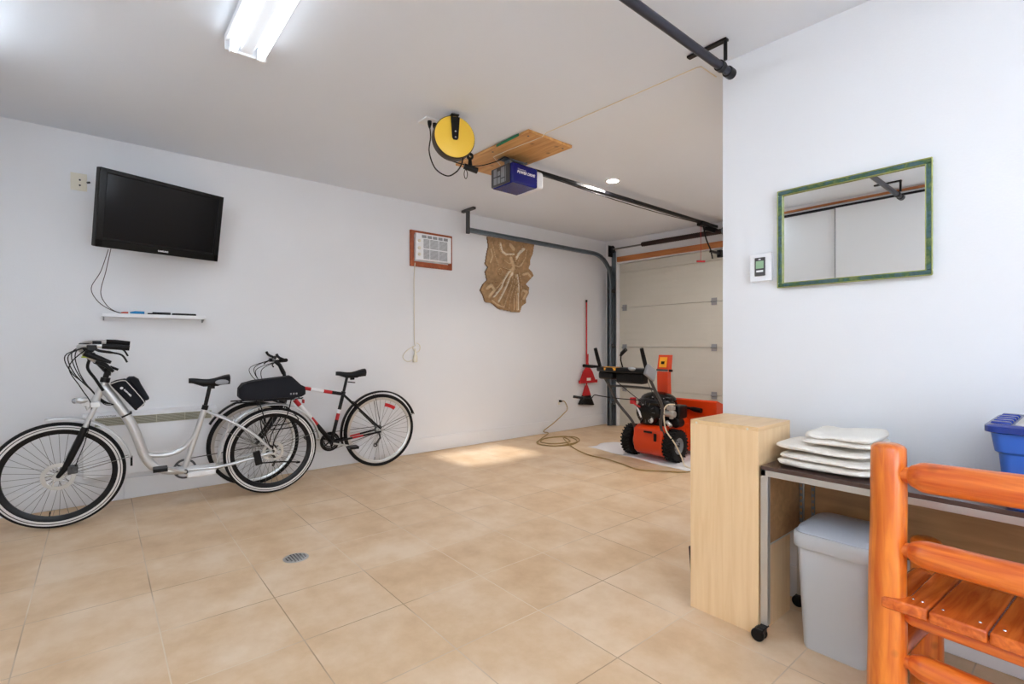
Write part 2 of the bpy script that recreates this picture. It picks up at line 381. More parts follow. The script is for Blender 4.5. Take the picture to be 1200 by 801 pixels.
# garage door
mb = MB(); mb.b2(GX0, GX1, YD + .06, YD + .10, 0.0, GZ)
gd = struct('door_1', mb, M['door'])
zs = [0.0, .568, 1.178, 1.767, 2.425]
for i in range(4):
    a, c = zs[i], zs[i + 1]
    mb = MB().b2(GX0 + .004, GX1 - .004, YD + .035, YD + .06, a + .003, c - .003)
    for k in range(1, 6):
        z = a + (c - a) * k / 6
        mb.b2(GX0 + .06, GX1 - .06, YD + .0335, YD + .036, z - .018, z + .018)
    obj('door_panel', mb, M['door'], gd, bevel=.003)
for x in (-3.2, -4.60):
    for z in (.568, 1.178, 1.767):
        mb = MB().b2(x - .035, x + .035, YD + .022, YD + .032, z - .045, z + .045).cyl((x - .04, YD + .018, z), (x + .04, YD + .018, z), .009, 10)
        obj('hinge', mb, M['lgrey'], gd)
for z in (.3, 2.3):
    obj('strut', MB().b2(GX0 + .05, GX1 - .05, YD + .012, YD + .03, z - .012, z + .012), M['door'], gd)
# header board above the door
mb = MB(); za, zb = 2.455, 2.415
mb.hexa([(GX0, YD - .03, za), (GX1, YD - .03, zb), (GX1, YD, zb), (GX0, YD, za), (GX0, YD - .03, za + .075), (GX1, YD - .03, zb + .075), (GX1, YD, zb + .075), (GX0, YD, za + .075)])
struct('trim_3', mb, M['header'], bevel=.003)
# wall texture strip: side casing of the door
struct('trim_4', MB().b2(GX0 - .03, GX0 + .0, YD - .02, YD, 0, 2.44), M['trim'], bevel=.003)

# ------------------------------------------------------------------ garage door hardware
def track(name, x, sx, label):
    t = empty(name, (x, 5.9, 0))
    prof = [(0, 0)]
    pts = [(x, 3.29, 2.545), (x, 5.50, 2.535)]
    for k in range(1, 9):
        a = PI / 2 * k / 8
        pts.append((x, 5.50 + .40 * math.sin(a), 2.535 - .40 * (1 - math.cos(a))))
    pts.append((x, 5.90, 0.01))
    # C-section track
    mb = MB(); n = len(pts)
    sec = [(-.018, -.026), (.018, -.026), (.018, -.018), (-.012, -.018), (-.012, .018), (.018, .018), (.018, .026), (-.018, .026)]
    rings = []
    for i, p in enumerate(pts):
        d = (V(pts[min(i + 1, n - 1)]) - V(pts[max(i - 1, 0)])).normalized(); nn = V((1, 0, 0)).cross(d)
        rings.append([mb.bm.verts.new(V(p) + V((1, 0, 0)) * (u * sx) + nn * w) for u, w in sec])
    for i in range(n - 1):
        for k in range(8): mb._f([rings[i][k], rings[i][(k + 1) % 8], rings[i + 1][(k + 1) % 8], rings[i + 1][k]], 0)
    mb._f(rings[0], 0); mb._f(rings[-1][::-1], 0)
    obj('track_rail', mb, M['galv'], t)
    mb = MB().b2(x - .05 * sx, x - .045 * sx, 5.86, YD - .03, 0.005, 2.40).b2(x - .05 * sx, x + .03 * sx, YD - .034, YD - .03, 0.005, 2.62)
    obj('angle_iron', mb, M['galv'], t)
    for z in (.35, 1.2, 2.02):
        mb = MB().b2(x - .045 * sx, x + .02 * sx, 5.885, 5.965, z - .025, z + .025).cyl((x - .03, 5.90, z), (x + .06, 5.90, z), .018, 12)
        obj('roller_bracket', mb, M['dgrey'], t)
    c = cz(x)
    mb = MB().b2(x - .008, x + .022, 3.27, 3.31, 2.50, c - .03).b2(x - .11, x + .13, 3.275, 3.315, c - .03, c - .002)
    obj('hanger_bracket', mb, M['dgrey'], t, bevel=.002)
    tag(t, label, 'garage door track')
    return t
track('door_track', -4.745, 1, 'galvanised curved garage door track running along the wall with the relief')
track('door_track', -1.53, -1, 'garage door track on the far right, only its ceiling hanger showing beside the wall corner')
t = empty('torsion_spring', (-3.1, 5.9, 2.62))
obj('shaft', MB().cyl((-4.74, 5.90, 2.64), (-1.5, 5.90, 2.585), .012, 10), M['steel'], t)
mb = MB(); a = V((-4.20, 5.90, 2.632)); c = V((-3.02, 5.90, 2.612)); N = 44
mb.tube([a + (c - a) * k / (2 * N) for k in range(2 * N + 1)], [.030 + (.004 if k % 2 else 0) for k in range(2 * N + 1)], 14)
obj('spring_coil', mb, mat('dark_spring_steel', rgb(52, 36, 36), .5, metal=.4), t)
mb = MB().lathe((-4.76, 5.90, 2.64), (1, 0, 0), [(0, 0), (.055, 0), (.055, .01), (.04, .015), (.04, .03), (.055, .035), (.055, .045), (0, .045)], 20).box((-4.78, 5.93, 2.62), (.01, .11, .17))
obj('cable_drum', mb, M['blackm'], t)
mb = MB().b2(-3.0, -2.93, 5.86, YD, 2.53, 2.70).cyl((-3.02, 5.9, 2.61), (-2.90, 5.9, 2.608), .045, 16)
obj('centre_bracket', mb, M['galv'], t)
a = V((-2.90, 5.90, 2.608)); c = V((-1.75, 5.90, 2.59)); mb = MB()
mb.tube([a + (c - a) * k / (2 * N) for k in range(2 * N + 1)], [.030 + (.004 if k % 2 else 0) for k in range(2 * N + 1)], 14)
obj('spring_coil', mb, mat('dark_spring_steel2', rgb(52, 36, 36), .5, metal=.4), t)
tag(t, 'dark coiled torsion spring on a shaft above the garage door', 'spring')

# opener with its rail
t = empty('garage_door_opener', (-3.115, 2.63, 2.57))
x0, x1, y0, y1, z0, z1 = -3.247, -2.983, 2.497, 2.765, 2.488, 2.648
obj('motor_housing', MB().b2(x0, x1, y0, y1, z0, z1), M['navy'], t, bevel=.012)
mb = MB().b2(x0 + .004, x1 - .03, y0 - .014, y0 + .004, z0 + .006, z1 - .004)
ep = obj('end_panel', mb, M['dgrey'], t, bevel=.006)
mb = MB()
for (a, c, d, e_) in ((.05, .09, .085, .145), (.05, .09, .02, .075), (.10, .135, .085, .12), (.10, .135, .02, .07), (.145, .19, .06, .14), (.145, .19, .02, .05), (.20, .205, .02, .14)):
    mb.b2(x0 + a - .01, x0 + c - .01, y0 - .0155, y0 - .014, z0 + d, z0 + e_)
obj('warning_label', mb, M['lgrey'], ep)
text('brand_lettering', 'POWER DRIVE', .029, M['white'], t, (x1, y0 + .045, z0 + .082), (0, 1, 0), (0, 0, 1), .0015, shear=.25, bold=.0012)
text('maker_lettering', 'CHAMBERLAIN', .013, M['white'], t, (x1, y0 + .050, z0 + .109), (0, 1, 0), (0, 0, 1), .0015, shear=.2)
mb = MB().b2(x0 + .01, x1 - .004, y1, y1 + .075, z0 + .006, z1 - .012)
obj('light_lens', mb, M['white'], t, bevel=.025, bseg=4)
mb = MB().b2(-3.15, -3.09, 2.55, 2.58, z1, 2.715).b2(-3.15, -3.09, 2.68, 2.71, z1, 2.715).b2(-3.16, -3.08, 2.49, 2.74, 2.706, 2.714)
obj('hanging_bracket', mb, M['galv'], t)
mb = MB().b2(-3.135, -3.095, 2.84, 5.93, 2.668, 2.700)
obj('rail', mb, M['blackm'], t, bevel=.004)
mb = MB().b2(-3.095, -3.0935, 3.35, 3.75, 2.672, 2.696)
obj('rail_label', mb, M['dgrey'], t)
mb = MB().tube(smooth([(-3.06, 2.84, 2.655), (-3.07, 3.6, 2.628), (-3.09, 4.6, 2.632), (-3.11, 5.6, 2.668)], 8), .004, 6)
obj('wire', mb, M['black'], t)
mb = MB().b2(-3.15, -3.07, 5.52, 5.66, 2.64, 2.69).b2(-3.13, -3.10, 5.66, 5.93, 2.60, 2.66)
obj('trolley', mb, M['blackm'], t, bevel=.004)
mb = MB().tube(smooth([(-3.11, 5.60, 2.65), (-3.108, 5.66, 2.5), (-3.105, 5.76, 2.38), (-3.10, 5.80, 2.27)], 5), .009, 8).b2(-3.12, -3.09, 5.76, 5.98, 2.345, 2.37).b2(-3.13, -3.08, 5.965, YD + .03, 2.31, 2.40)
obj('door_arm', mb, M['blackm'], t)
rp = obj('release_cord', MB().cyl((-3.12, 5.56, 2.65), (-3.12, 5.56, 2.22), .003, 6), M['red'], t)
obj('release_handle', MB().cyl((-3.15, 5.52, 2.215), (-3.09, 5.60, 2.215), .011, 10), M['red'], rp)
tag(t, 'blue and black garage door opener with white lettering hung under the plywood', 'garage door opener')

t = obj('mounting_board', MB().hexa([(-3.56, 2.345, cz(-3.56) - .022), (-2.625, 2.345, cz(-2.625) - .022), (-2.625, 2.79, cz(-2.625) - .022), (-3.56, 2.79, cz(-3.56) - .022), (-3.56, 2.345, cz(-3.56) - .002), (-2.625, 2.345, cz(-2.625) - .002), (-2.625, 2.79, cz(-2.625) - .002), (-3.56, 2.79, cz(-3.56) - .002)]), M['pine'], loc=(-3.1, 2.57, 2.73))
tag(t, 'knotty pine plywood board screwed to the ceiling above the opener', 'board')
obj('tape_strip', MB().b2(-2.99, -2.73, 2.339, 2.3445, cz(-2.9) - .024, cz(-2.9) - .006), M['green'], t, label='green strip on the board edge')
for x in (-3.5, -3.1, -2.68):
    for y in (2.39, 2.745): obj('screw', MB().cyl((x, y, cz(x) - .0235), (x, y, cz(x) - .02), .008, 10), M['dgrey'], t)

# thin wire stapled along ceiling to the corner
pts = [V((-3.14, 2.50, 2.66)), V((-3.13, 2.42, 2.705)), V((-3.0, 2.45, cz(-3.0) - .026)), V((-2.62, 2.47, cz(-2.62) - .026)), V((-2.58, 2.48, cz(-2.58) - .004)), V((-1.42, 2.49, cz(-1.42) - .003)), V((-1.40, 2.50, cz(-1.4) - .003)), V((-1.40, 2.66, cz(-1.4) - .003))]
t = obj('ceiling_wire', MB().tube(pts, .003, 6), M['wire'], loc=(-2.2, 2.49, 2.72)); tag(t, 'thin cream wire stapled across the ceiling from the opener to the wall corner', 'wire')

# ------------------------------------------------------------------ cord reel
nrm = V((.95, -.31, 0)).normalized(); rc = V((-2.775, 1.81, 2.572)); side = V((0, 0, 1)).cross(nrm).normalized()
t = empty('cord_reel', tuple(rc))
c0 = rc - nrm * .035
mb = MB().lathe(c0, nrm, [(0, 0), (.137, 0), (.140, .006), (.140, .064), (.134, .070), (0, .070)], 48)
obj('drum', mb, mat('black_reel_drum', rgb(60, 44, 22), .5), t)
obj('face_plate', MB().lathe(c0 + nrm * .070, nrm, [(.134, 0), (.1335, .004), (.128, .007), (0, .008)], 48), M['yellow'], t)
mb = MB(); top = V((rc.x, rc.y, cz(rc.x) - .045)); q0 = c0 + nrm * .081
ax = side
pl = [q0 + ax * -.031 + V((0, 0, .128)), q0 + ax * .031 + V((0, 0, .128)), q0 + ax * .021 + V((0, 0, -.012)), q0 + ax * .012 + V((0, 0, -.024)), q0 + ax * -.012 + V((0, 0, -.024)), q0 + ax * -.021 + V((0, 0, -.012))]
mb.prism(pl, nrm * .004)
mb.box(rc + V((0, 0, .143)), (.10, .055, .006), R=Matrix((nrm, side, V((0, 0, 1)))).transposed())
pb = [p - nrm * .093 for p in pl]; mb.prism(pb, nrm * .004)
br_ = obj('bracket', mb, M['black'], t, bevel=.002)
for dz in (.03, -.008): obj('bolt', MB().lathe(q0 + nrm * .004 + V((0, 0, dz)), nrm, [(.007, 0), (.006, .004), (0, .005)], 12), M['chrome'], br_)
mb = MB().torus(V((rc.x, rc.y, cz(rc.x) - .028)), side, .014, .003, 16, 6).cyl(V((rc.x, rc.y, cz(rc.x) - .016)), V((rc.x, rc.y, cz(rc.x) - .0005)), .012, 12)
obj('ceiling_hook', mb, M['chrome'], t)
g0 = rc + side * .115 + V((0, 0, -.100))
mb = MB().torus(g0, nrm, .016, .009, 20, 8, flat=1.6)
obj('cord_guide', mb, M['black'], t)
mb = MB().cyl(g0 + V((0, 0, -.01)), g0 + V((0, 0, -.065)), .010, 10, r1=.017)
hd = g0 + V((0, 0, -.078)); 
mb.tube([hd - side * .042 + V((0, 0, .008)), hd + side * .052 + V((0, 0, -.012))], [.019, .021], 14)
obj('cord_end_socket', mb, M['black'], t, bevel=.003)
lp = hd - side * .03; pts = [lp + V((0, 0, -.015)) + side * (.011 * math.sin(a)) + V((0, 0, -.03 * (1 - math.cos(a)))) for a in [2 * PI * k / 20 for k in range(20)]]
obj('cord_loop', MB().tube(pts, .0025, 6, closed=True), M['black'], t)
outp = V((-2.987, 1.752, cz(-2.987)))
pts = smooth([outp + V((.02, -.01, -.045)), outp + V((.025, -.005, -.12)), P(503, 178, 'Y', 1.74), P(510, 197, 'Y', 1.76), P(524, 206, 'Y', 1.80), P(535, 201, 'Y', 1.83), P(541, 192, 'Y', 1.86), P(543, 183, 'Y', 1.86), rc + side * .09 - V((0, 0, .10))], 8)
obj('power_cord', MB().tube(pts, .0045, 8), M['black'], t)
tag(t, 'yellow round retractable cord reel hanging from the ceiling on a black bracket', 'cord reel')
t = empty('ceiling_outlet', tuple(outp))
R45 = Matrix.Rotation(math.radians(0), 3, 'Z')
obj('cover_plate', MB().box(outp + V((0, 0, -.006)), (.115, .115, .009), R=R45), M['white'], t, bevel=.002)
for dx, dy in ((.02, -.01), (.012, .035)):
    q = outp + V((dx, dy, -.011)); obj('plug', MB().tube([q, q - V((0, 0, .02)), q - V((0, 0, .045))], [.015, .014, .007], 12), M['black'], t)
tag(t, 'square white outlet plate on the ceiling with two black plugs in it', 'outlet')
# opener power cord from reel side
pts = smooth([outp + V((.012, .035, -.05)), outp + V((.02, .06, -.09)), P(520, 183, 'Y', 2.0), P(545, 193, 'Y', 2.15), P(563, 194, 'Y', 2.3), P(582, 189, 'Y', 2.42), P(592, 184, 'Y', 2.46), P(600, 188, 'Y', 2.492)], 8)
t = obj('opener_power_cord', MB().tube(pts, .004, 6), M['black'], loc=(-3.1, 2.2, 2.6)); tag(t, 'black power cord running from the ceiling outlet behind the reel to the opener', 'cord')

# ------------------------------------------------------------------ fluorescent fixtures
def fixture(x, y, label, rl=0):
    L = 1.22; t = empty('fluorescent_light', (x, y, cz(x)))
    z = cz(x); w = .095
    mb = MB().b2(x, x + L, y - .028, y + .028, z - .066, z - .025)
    mb.hexa([(x, y - w, z - .033), (x + L, y - w, z - .053), (x + L, y + w, z - .053), (x, y + w, z - .033), (x, y - w, z - .002), (x + L, y - w, z - .031), (x + L, y + w, z - .031), (x, y + w, z - .002)])
    obj('housing', mb, M['white'], t, bevel=.004)
    for xe, dz in ((x - .008, 0), (x + L - .004, -.03)):
        obj('end_plate', MB().prism([(xe, y - w, z - .002 + dz), (xe, y + w, z - .002 + dz), (xe, y + w, z - .078 + dz), (xe, y - w, z - .078 + dz)], (.012, 0, 0)), M['white'], t, bevel=.003)
    for s in (-1, 1):
        ty = y + s * .062; tz = z - .078
        obj('tube', MB().cyl((x + .035, ty, tz), (x + L - .035, ty, tz - .0), .017, 16), M['tube'] if x < -2.5 and y > 0 else M['tubeb'], t)
        for xe in (x + .015, x + L - .03): obj('lamp_holder', MB().b2(xe, xe + .022, ty - .018, ty + .018, tz - .018, tz + .045), M['white'], t, bevel=.004)
    tag(t, label, 'ceiling light')
fixture(-2.79, .575, 'white two-tube fluorescent fixture on the ceiling, running out through the top of the picture')
fixture(.0, .575, 'added unseen two-tube fill light further along the ceiling by the daylight side')  # this and the next three are invented out of view as fill
fixture(-3.65, -.66, 'added unseen two-tube fill light close to the closet doors, nearer the television wall')
fixture(1.15, -.42, 'added unseen two-tube fill light by the corner of closet doors and daylight wall')
fixture(-.25, -.42, 'added unseen two-tube fill light halfway along the closet doors')

# recessed downlight
def downlight(q, label):
  global t
  t = empty('recessed_downlight', tuple(q))
  obj('trim_ring', MB().lathe(q, (0, 0, -1), [(.05, -.002), (.072, .0), (.072, .004), (.052, .006)], 32), M['white'], t)
  obj('bulb', MB().lathe(q, (0, 0, -1), [(0, .0045), (.03, .004), (.05, .001)], 24), M['lamp'], t)
  tag(t, label, 'downlight')


downlight(V((-2.967, 3.708, cz(-2.967))), 'small round recessed downlight glowing in the ceiling above the door rail')
downlight(V((-2.0, 4.9, cz(-2.0))), 'added unseen downlight brightening the right side of the garage bay')  # added behind the wall corner to brighten the bay

# ------------------------------------------------------------------ ceiling pipe
PX, PZ = -1.22, 2.58
t = empty('ceiling_pipe', (PX, 1, PZ))
obj('pipe', MB().cyl((PX, -.60, PZ), (PX, 2.44, PZ), .0205, 24), M['gunm'], t)
for ya, yb in ((2.425, 2.475), (-.66, -.59)): obj('end_cap', MB().cyl((PX, ya, PZ), (PX, yb, PZ), .027, 24), M['blackm'], t, bevel=.004)
for y in (2.36, -.50):
    za = cz(-1.3)
    mb = MB().box((-1.29, y, za - .009), (.21, .03, .012))
    mb.tube([(-1.195, y, za - .012), (-1.195, y, PZ + .02)], .009, 10).tube([(-1.195, y, PZ + .01), (PX, y, PZ)], .009, 10)
    mb.lathe((PX, y, PZ), (0, 1, 0), [(.0205, -.018), (.026, -.018), (.026, .018), (.0205, .018)], 24, 0, True)
    obj('pipe_bracket', mb, M['blackm'], t, bevel=.002)
tag(t, 'long dark pipe hung close under the ceiling on black brackets', 'ceiling pipe')

# ------------------------------------------------------------------ wall things, left wall
def LW(px, py, off=0.0): return P(px, py, 'X', XL + off)
# cable plate
t = empty('wall_plate', (XL, -.11, 2.43))
obj('plate', MB().b2(XL, XL + .008, -.158, -.064, 2.362, 2.49), M['cream'], t, bevel=.002)
for z in (2.44, 2.40): obj('jack', MB().cyl((XL + .008, -.105, z), (XL + .016, -.105, z), .006, 12), M['black'], t)
mb = MB().cyl((XL + .006, -.062, 2.43), (XL + .02, -.05, 2.43), .008, 10)
obj('jack', mb, M['black'], t)
tag(t, 'small cream cable plate on the wall left of the television', 'wall plate')
# television
yaw, tilt, roll, W = .4326, .199, .031, .87; Hh = W / 1.62
n_ = V((math.cos(tilt) * math.cos(yaw), math.cos(tilt) * math.sin(yaw), -math.sin(tilt))); r0 = V((-math.sin(yaw), math.cos(yaw), 0)); u0 = n_.cross(r0)
tr = r0 * math.cos(roll) + u0 * math.sin(roll); tu = u0 * math.cos(roll) - r0 * math.sin(roll)
tc_ = V((-4.588, .394, 2.1615)); RT = Matrix((tr, tu, n_)).transposed()
t = empty('television', tuple(tc_))
def tv(a, c, d=0): return tc_ + tr * a + tu * c + n_ * d
cab = obj('cabinet', MB().box(tv(0, 0, -.03), (W, Hh, .05), R=RT), M['black'], t, bevel=.006)
obj('back_cover', MB().box(tv(0, 0, -.065), (W * .8, Hh * .7, .03), R=RT), M['black'], t, bevel=.01)
obj('screen', MB().box(tv(0, .018, -.0045), (W - .09, Hh - .10, .001), R=RT), M['screen'], t)
mb = MB(); a, c = W / 2, Hh / 2
for cc, ss in ((tv(0, c - .014, -.002), (W, .028, .012)), (tv(0, -c + .027, -.002), (W, .054, .012)), (tv(-a + .02, 0, -.002), (.04, Hh, .012)), (tv(a - .02, 0, -.002), (.04, Hh, .012))): mb.box(cc, ss, R=RT)
obj('bezel', mb, mat('gloss_black_bezel', rgb(8, 8, 11), .22, spec=.3), t, bevel=.003)
text('logo', 'SAMSUNG', .016, M['white'], t, tv(.0, -c + .020, .005), tr, tu, .0005, align='CENTER', bold=.0006)
mb = MB().box(tv(0, .0, -.09), (.28, .24, .02), R=RT); w_ = V((XL + .012, .42, 2.19))
mb.box(w_, (.024, .12, .30)).tube([w_, (-4.80, .28, 2.19), tv(0, 0, -.09)], .016, 8)
obj('wall_mount', mb, M['blackm'], t)
for k, (q1, q2) in enumerate((((127, 292), [(118, 318), (107, 337), (114, 352), (128, 362), (146, 368.5)]), ((130, 291), [(124, 318), (118, 342), (124, 356), (134, 364), (150, 368.5)]))):
    pts = [P(q1[0], q1[1], 'X', -4.66)] + [P(a_, b_, 'X', xx) for (a_, b_), xx in zip(q2, (-4.70, -4.76, -4.82, -4.85, -4.87))]
    obj('cable', MB().tube(smooth(pts, 6), .0025, 6), mat('maroon_cable%d' % k, rgb(60, 40, 44), .5), t)
tag(t, 'black flat television angled out from the wall on a mount', 'television')
# shelf
t = empty('wall_shelf', (XL, .35, 1.43))
obj('board', MB().b2(XL, XL + .11, .02, .69, 1.420, 1.448), M['trim'], t, bevel=.003)
for y in (.028, .675): obj('bracket', MB().prism([(XL, y, 1.42), (XL + .09, y, 1.42), (XL, y, 1.395)], (0, .008, 0)), M['lgrey'], t)
tag(t, 'narrow white floating shelf below the television', 'shelf')
t = obj('remote_control', MB().b2(-4.87, -4.83, .46, .625, 1.4485, 1.464), M['black'], loc=(-4.85, .54, 1.45), bevel=.005); tag(t, 'slim black remote control lying at the right end of the shelf', 'remote control')
t = obj('black_adapter', MB().b2(-4.88, -4.83, .33, .45, 1.4485, 1.468).b2(-4.87, -4.84, .30, .34, 1.4485, 1.460), M['black'], loc=(-4.85, .4, 1.45), bevel=.006); tag(t, 'black adapter lying in the middle of the shelf', 'adapter')
t = obj('blue_plug', MB().tube([(-4.85, .19, 1.457), (-4.85, .22, 1.46), (-4.85, .28, 1.46)], [.006, .0105, .0105], 12), M['blued'], loc=(-4.85, .24, 1.45)); tag(t, 'bright blue plug lying on the shelf under the cables', 'plug')
t = obj('orange_plug', MB().tube([(-4.86, .135, 1.4555), (-4.86, .15, 1.456), (-4.86, .18, 1.456)], [.004, .007, .007], 10), M['orange'], loc=(-4.86, .16, 1.45)); tag(t, 'small orange plug at the left end of the shelf', 'plug')

# heater
t = empty('convector_heater', (XL, .345, .21))
obj('casing', MB().hexa([(XL, -.09, .205), (XL + .07, -.09, .205), (XL + .07, .78, .205), (XL, .78, .205), (XL, -.09, .695), (XL + .075, -.09, .675), (XL + .075, .78, .675), (XL, .78, .695)]), M['white'], t, bevel=.006)
mb = MB()
mb.b2(XL + .072, XL + .079, -.02, .735, .592, .655)
obj('grille_recess', mb, mat('dark_grille_recess', rgb(110, 110, 98), .6), t)
mb = MB()
for k in range(7): mb.b2(XL + .078, XL + .084, -.02, .735, .594 + k * .0095, .598 + k * .0095)
for y in (-.02, .17, .355, .545, .731): mb.b2(XL + .078, XL + .086, y, y + .005, .592, .655)
obj('grille_slats', mb, mat('beige_slats', rgb(196, 192, 172), .5), t)
text('lettering', 'CONVECTAIR', .018, M['dgrey'], t, (XL + .0755, -.005, .659), (0, 1, 0), (0, 0, 1), .0015)
tag(t, 'white wall convector heater with a beige louvre slot behind the silver bicycle', 'heater')

# air conditioner in casing
t = empty('air_conditioner', (XL, 2.91, 2.28))
y0, y1, z0, z1 = 2.64, 3.185, 2.083, 2.482; fw = .045
mb = MB().b2(XL, XL + .022, y0, y1, z1 - fw, z1).b2(XL, XL + .022, y0, y1, z0, z0 + fw + .012).b2(XL, XL + .022, y0, y0 + fw, z0 + fw, z1 - fw).b2(XL, XL + .022, y1 - fw, y1, z0 + fw, z1 - fw)
obj('wood_casing', mb, M['acwood'], t, bevel=.002)
obj('front_panel', MB().b2(XL, XL + .055, y0 + fw + .006, y1 - fw + .012, z0 + fw + .025, z1 - fw + .015), M['white'], t, bevel=.008)
xs = XL + .0555; yc0 = y0 + fw + .10; mb = MB()
for iy, (a, c) in enumerate(((0, .075), (.085, .19), (.20, .31))):
    for (d, e_) in ((.0, .105), (.118, .222)):
        for k in range(9):
            zz = z0 + fw + .045 + d + (e_ - d) * k / 9
            mb.b2(xs, xs + .003, yc0 + a, yc0 + c, zz, zz + .0065)
obj('air_louvre', mb, M['lgrey'], t)
mb = MB()
for k in range(5): mb.b2(xs, xs + .004, yc0 - .02 + k * .07, yc0 + .035 + k * .07, z1 - fw - .035, z1 - fw - .004)
obj('vent_slot', mb, M['lgrey'], t)
for z in (2.365, 2.285, 2.215): obj('knob', MB().lathe((xs, y0 + fw + .045, z), (1, 0, 0), [(.018, 0), (.016, .012), (0, .012)], 16), M['cream'], t)
pts = smooth([(XL + .03, 2.693, 2.12), (XL + .012, 2.69, 1.95), (XL + .01, 2.692, 1.6), (XL + .01, 2.695, 1.28), (XL + .02, 2.70, 1.2)], 6)
mb = MB().tube(pts, .0045, 6)
pts = [V((XL + .015, 2.70, 1.21)) + V((0, .045 * math.sin(a) + .02, .05 * math.cos(a) - .03)) for a in [2 * PI * k / 16 for k in range(14)]]
mb.tube(pts, .0045, 6)
mb.tube(smooth([(XL + .015, 2.70, 1.20), (XL + .02, 2.60, 1.15), (XL + .02, 2.55, 1.08), (XL + .02, 2.60, 1.03), (XL + .02, 2.67, 1.045)], 6), .0045, 6)
cd = obj('power_cord', mb, M['cream'], t)
obj('plug', MB().tube([(XL + .02, 2.70, 1.17), (XL + .02, 2.70, 1.12), (XL + .02, 2.70, 1.08), (XL + .02, 2.70, 1.02)], [.008, .012, .026, .026], 10), M['cream'], cd)
tag(t, 'white air conditioner set in a brown wooden casing with its cord hanging down', 'air conditioner')

# plaster relief
OUT = [(571, 276), (600, 281), (627, 286), (625, 297), (622, 304), (622, 310), (620, 314), (624, 318), (626, 323), (621, 328), (617, 333), (621, 336), (620, 344), (617, 350), (617, 355), (612, 359), (610, 366), (603, 366), (590, 363), (585, 362), (579, 357), (576, 355), (569, 354), (566, 345), (563, 340), (566, 333), (571, 328), (569, 318), (572, 313), (569, 309), (571, 296), (573, 288)]
OY = [(P(a, c, 'X', -4.90).y, P(a, c, 'X', -4.90).z) for a, c in OUT]
def inside(y, z):
    r = False; j = len(OY) - 1
    for i in range(len(OY)):
        (yi, zi), (yj, zj) = OY[i], OY[j]
        if (zi > z) != (zj > z) and y < (yj - yi) * (z - zi) / (zj - zi) + yi: r = not r
        j = i
    return r
def Q(lst): return [(P(a, c, 'X', -4.90).y, P(a, c, 'X', -4.90).z) for a, c in lst]
RID = []   # (polyline, width, height, pale)
def rp_(l, w, h, pale=0): RID.append((Q(l), w, h, pale))
rp_([(585, 285), (587, 294), (592, 298), (601, 298)], .016, .030, 1)          # arm
rp_([(604, 303), (607, 297), (613, 292)], .022, .032, 1)                      # other arm
rp_([(596, 287), (600, 292)], .045, .035, 0)                                  # head
rp_([(597, 303), (600, 312), (598, 322)], .05, .035, 0)                       # torso
rp_([(600, 310), (607, 313), (612, 308)], .018, .02, 0)
for k, l in enumerate([[(596, 318), (590, 328), (586, 338), (578, 348)], [(598, 320), (594, 332), (589, 343), (583, 354)], [(600, 320), (598, 335), (593, 348), (589, 360)], [(602, 322), (601, 335), (597, 348), (595, 362)], [(603, 322), (604, 335), (601, 350), (601, 363)], [(605, 322), (607, 335), (606, 348), (606, 363)], [(607, 320), (609, 330), (610, 345), (609, 358)]]):
    rp_(l, .013, .028, 1 if k in (0, 1, 5) else 0)
rp_([(592, 324), (583, 336), (574, 346)], .012, .022)
rp_([(576, 282), (580, 300), (584, 312)], .010, .015)
rp_([(612, 288), (608, 300), (606, 312)], .010, .015)
rp_([(590, 305), (596, 309), (604, 306)], .011, .018)
rp_([(588, 313), (596, 316), (606, 315)], .011, .018)
rp_([(583, 318), (586, 314), (589, 318), (586, 322), (583, 319)], .009, .018, 0)
rp_([(575, 292), (577, 300), (574, 308)], .02, .014); rp_([(617, 292), (615, 302), (610, 312)], .016, .016)
rp_([(612, 322), (618, 320), (621, 324)], .03, .018); rp_([(570, 338), (575, 334), (579, 340), (573, 347)], .035, .02)
rp_([(612, 340), (617, 342), (613, 350)], .035, .018); rp_([(576, 352), (582, 357), (590, 360)], .02, .018)
def dseg(p, a, c):
    ax_, ay = c[0] - a[0], c[1] - a[1]; l2 = ax_ * ax_ + ay * ay
    tt = max(0, min(1, ((p[0] - a[0]) * ax_ + (p[1] - a[1]) * ay) / l2)) if l2 else 0
    return math.hypot(p[0] - a[0] - tt * ax_, p[1] - a[1] - tt * ay)
from mathutils import noise as mnoise
ys = [q[0] for q in OY]; zs_ = [q[1] for q in OY]; y0, y1, z0, z1 = min(ys), max(ys), min(zs_), max(zs_); NY, NZ = 110, 124
mb = MB(); gv = {}; pal = {}
for i in range(NY + 1):
    for k in range(NZ + 1):
        y = y0 + (y1 - y0) * i / NY; z = z0 + (z1 - z0) * k / NZ
        if not inside(y, z): continue
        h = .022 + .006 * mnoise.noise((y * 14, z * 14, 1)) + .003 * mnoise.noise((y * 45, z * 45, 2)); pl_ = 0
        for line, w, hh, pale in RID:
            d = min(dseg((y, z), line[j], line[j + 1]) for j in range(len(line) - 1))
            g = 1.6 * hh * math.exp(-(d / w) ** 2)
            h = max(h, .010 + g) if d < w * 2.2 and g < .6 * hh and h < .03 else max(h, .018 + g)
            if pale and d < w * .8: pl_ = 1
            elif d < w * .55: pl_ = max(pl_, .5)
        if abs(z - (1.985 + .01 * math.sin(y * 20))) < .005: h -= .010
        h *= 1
        if h < .0145 and pl_ == 0: pl_ = -1  # low grooves take the dark tone, shade put into the colour
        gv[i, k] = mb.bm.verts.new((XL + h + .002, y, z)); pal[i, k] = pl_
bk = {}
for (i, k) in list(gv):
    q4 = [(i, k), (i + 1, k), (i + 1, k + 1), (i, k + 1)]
    if all(a in gv for a in q4): mb._f([gv[a] for a in q4], 1 if sum(pal[a] for a in q4) >= 3 else (3 if sum(pal[a] for a in q4) >= 1.5 else (2 if sum(pal[a] for a in q4) <= -3 else 0)))
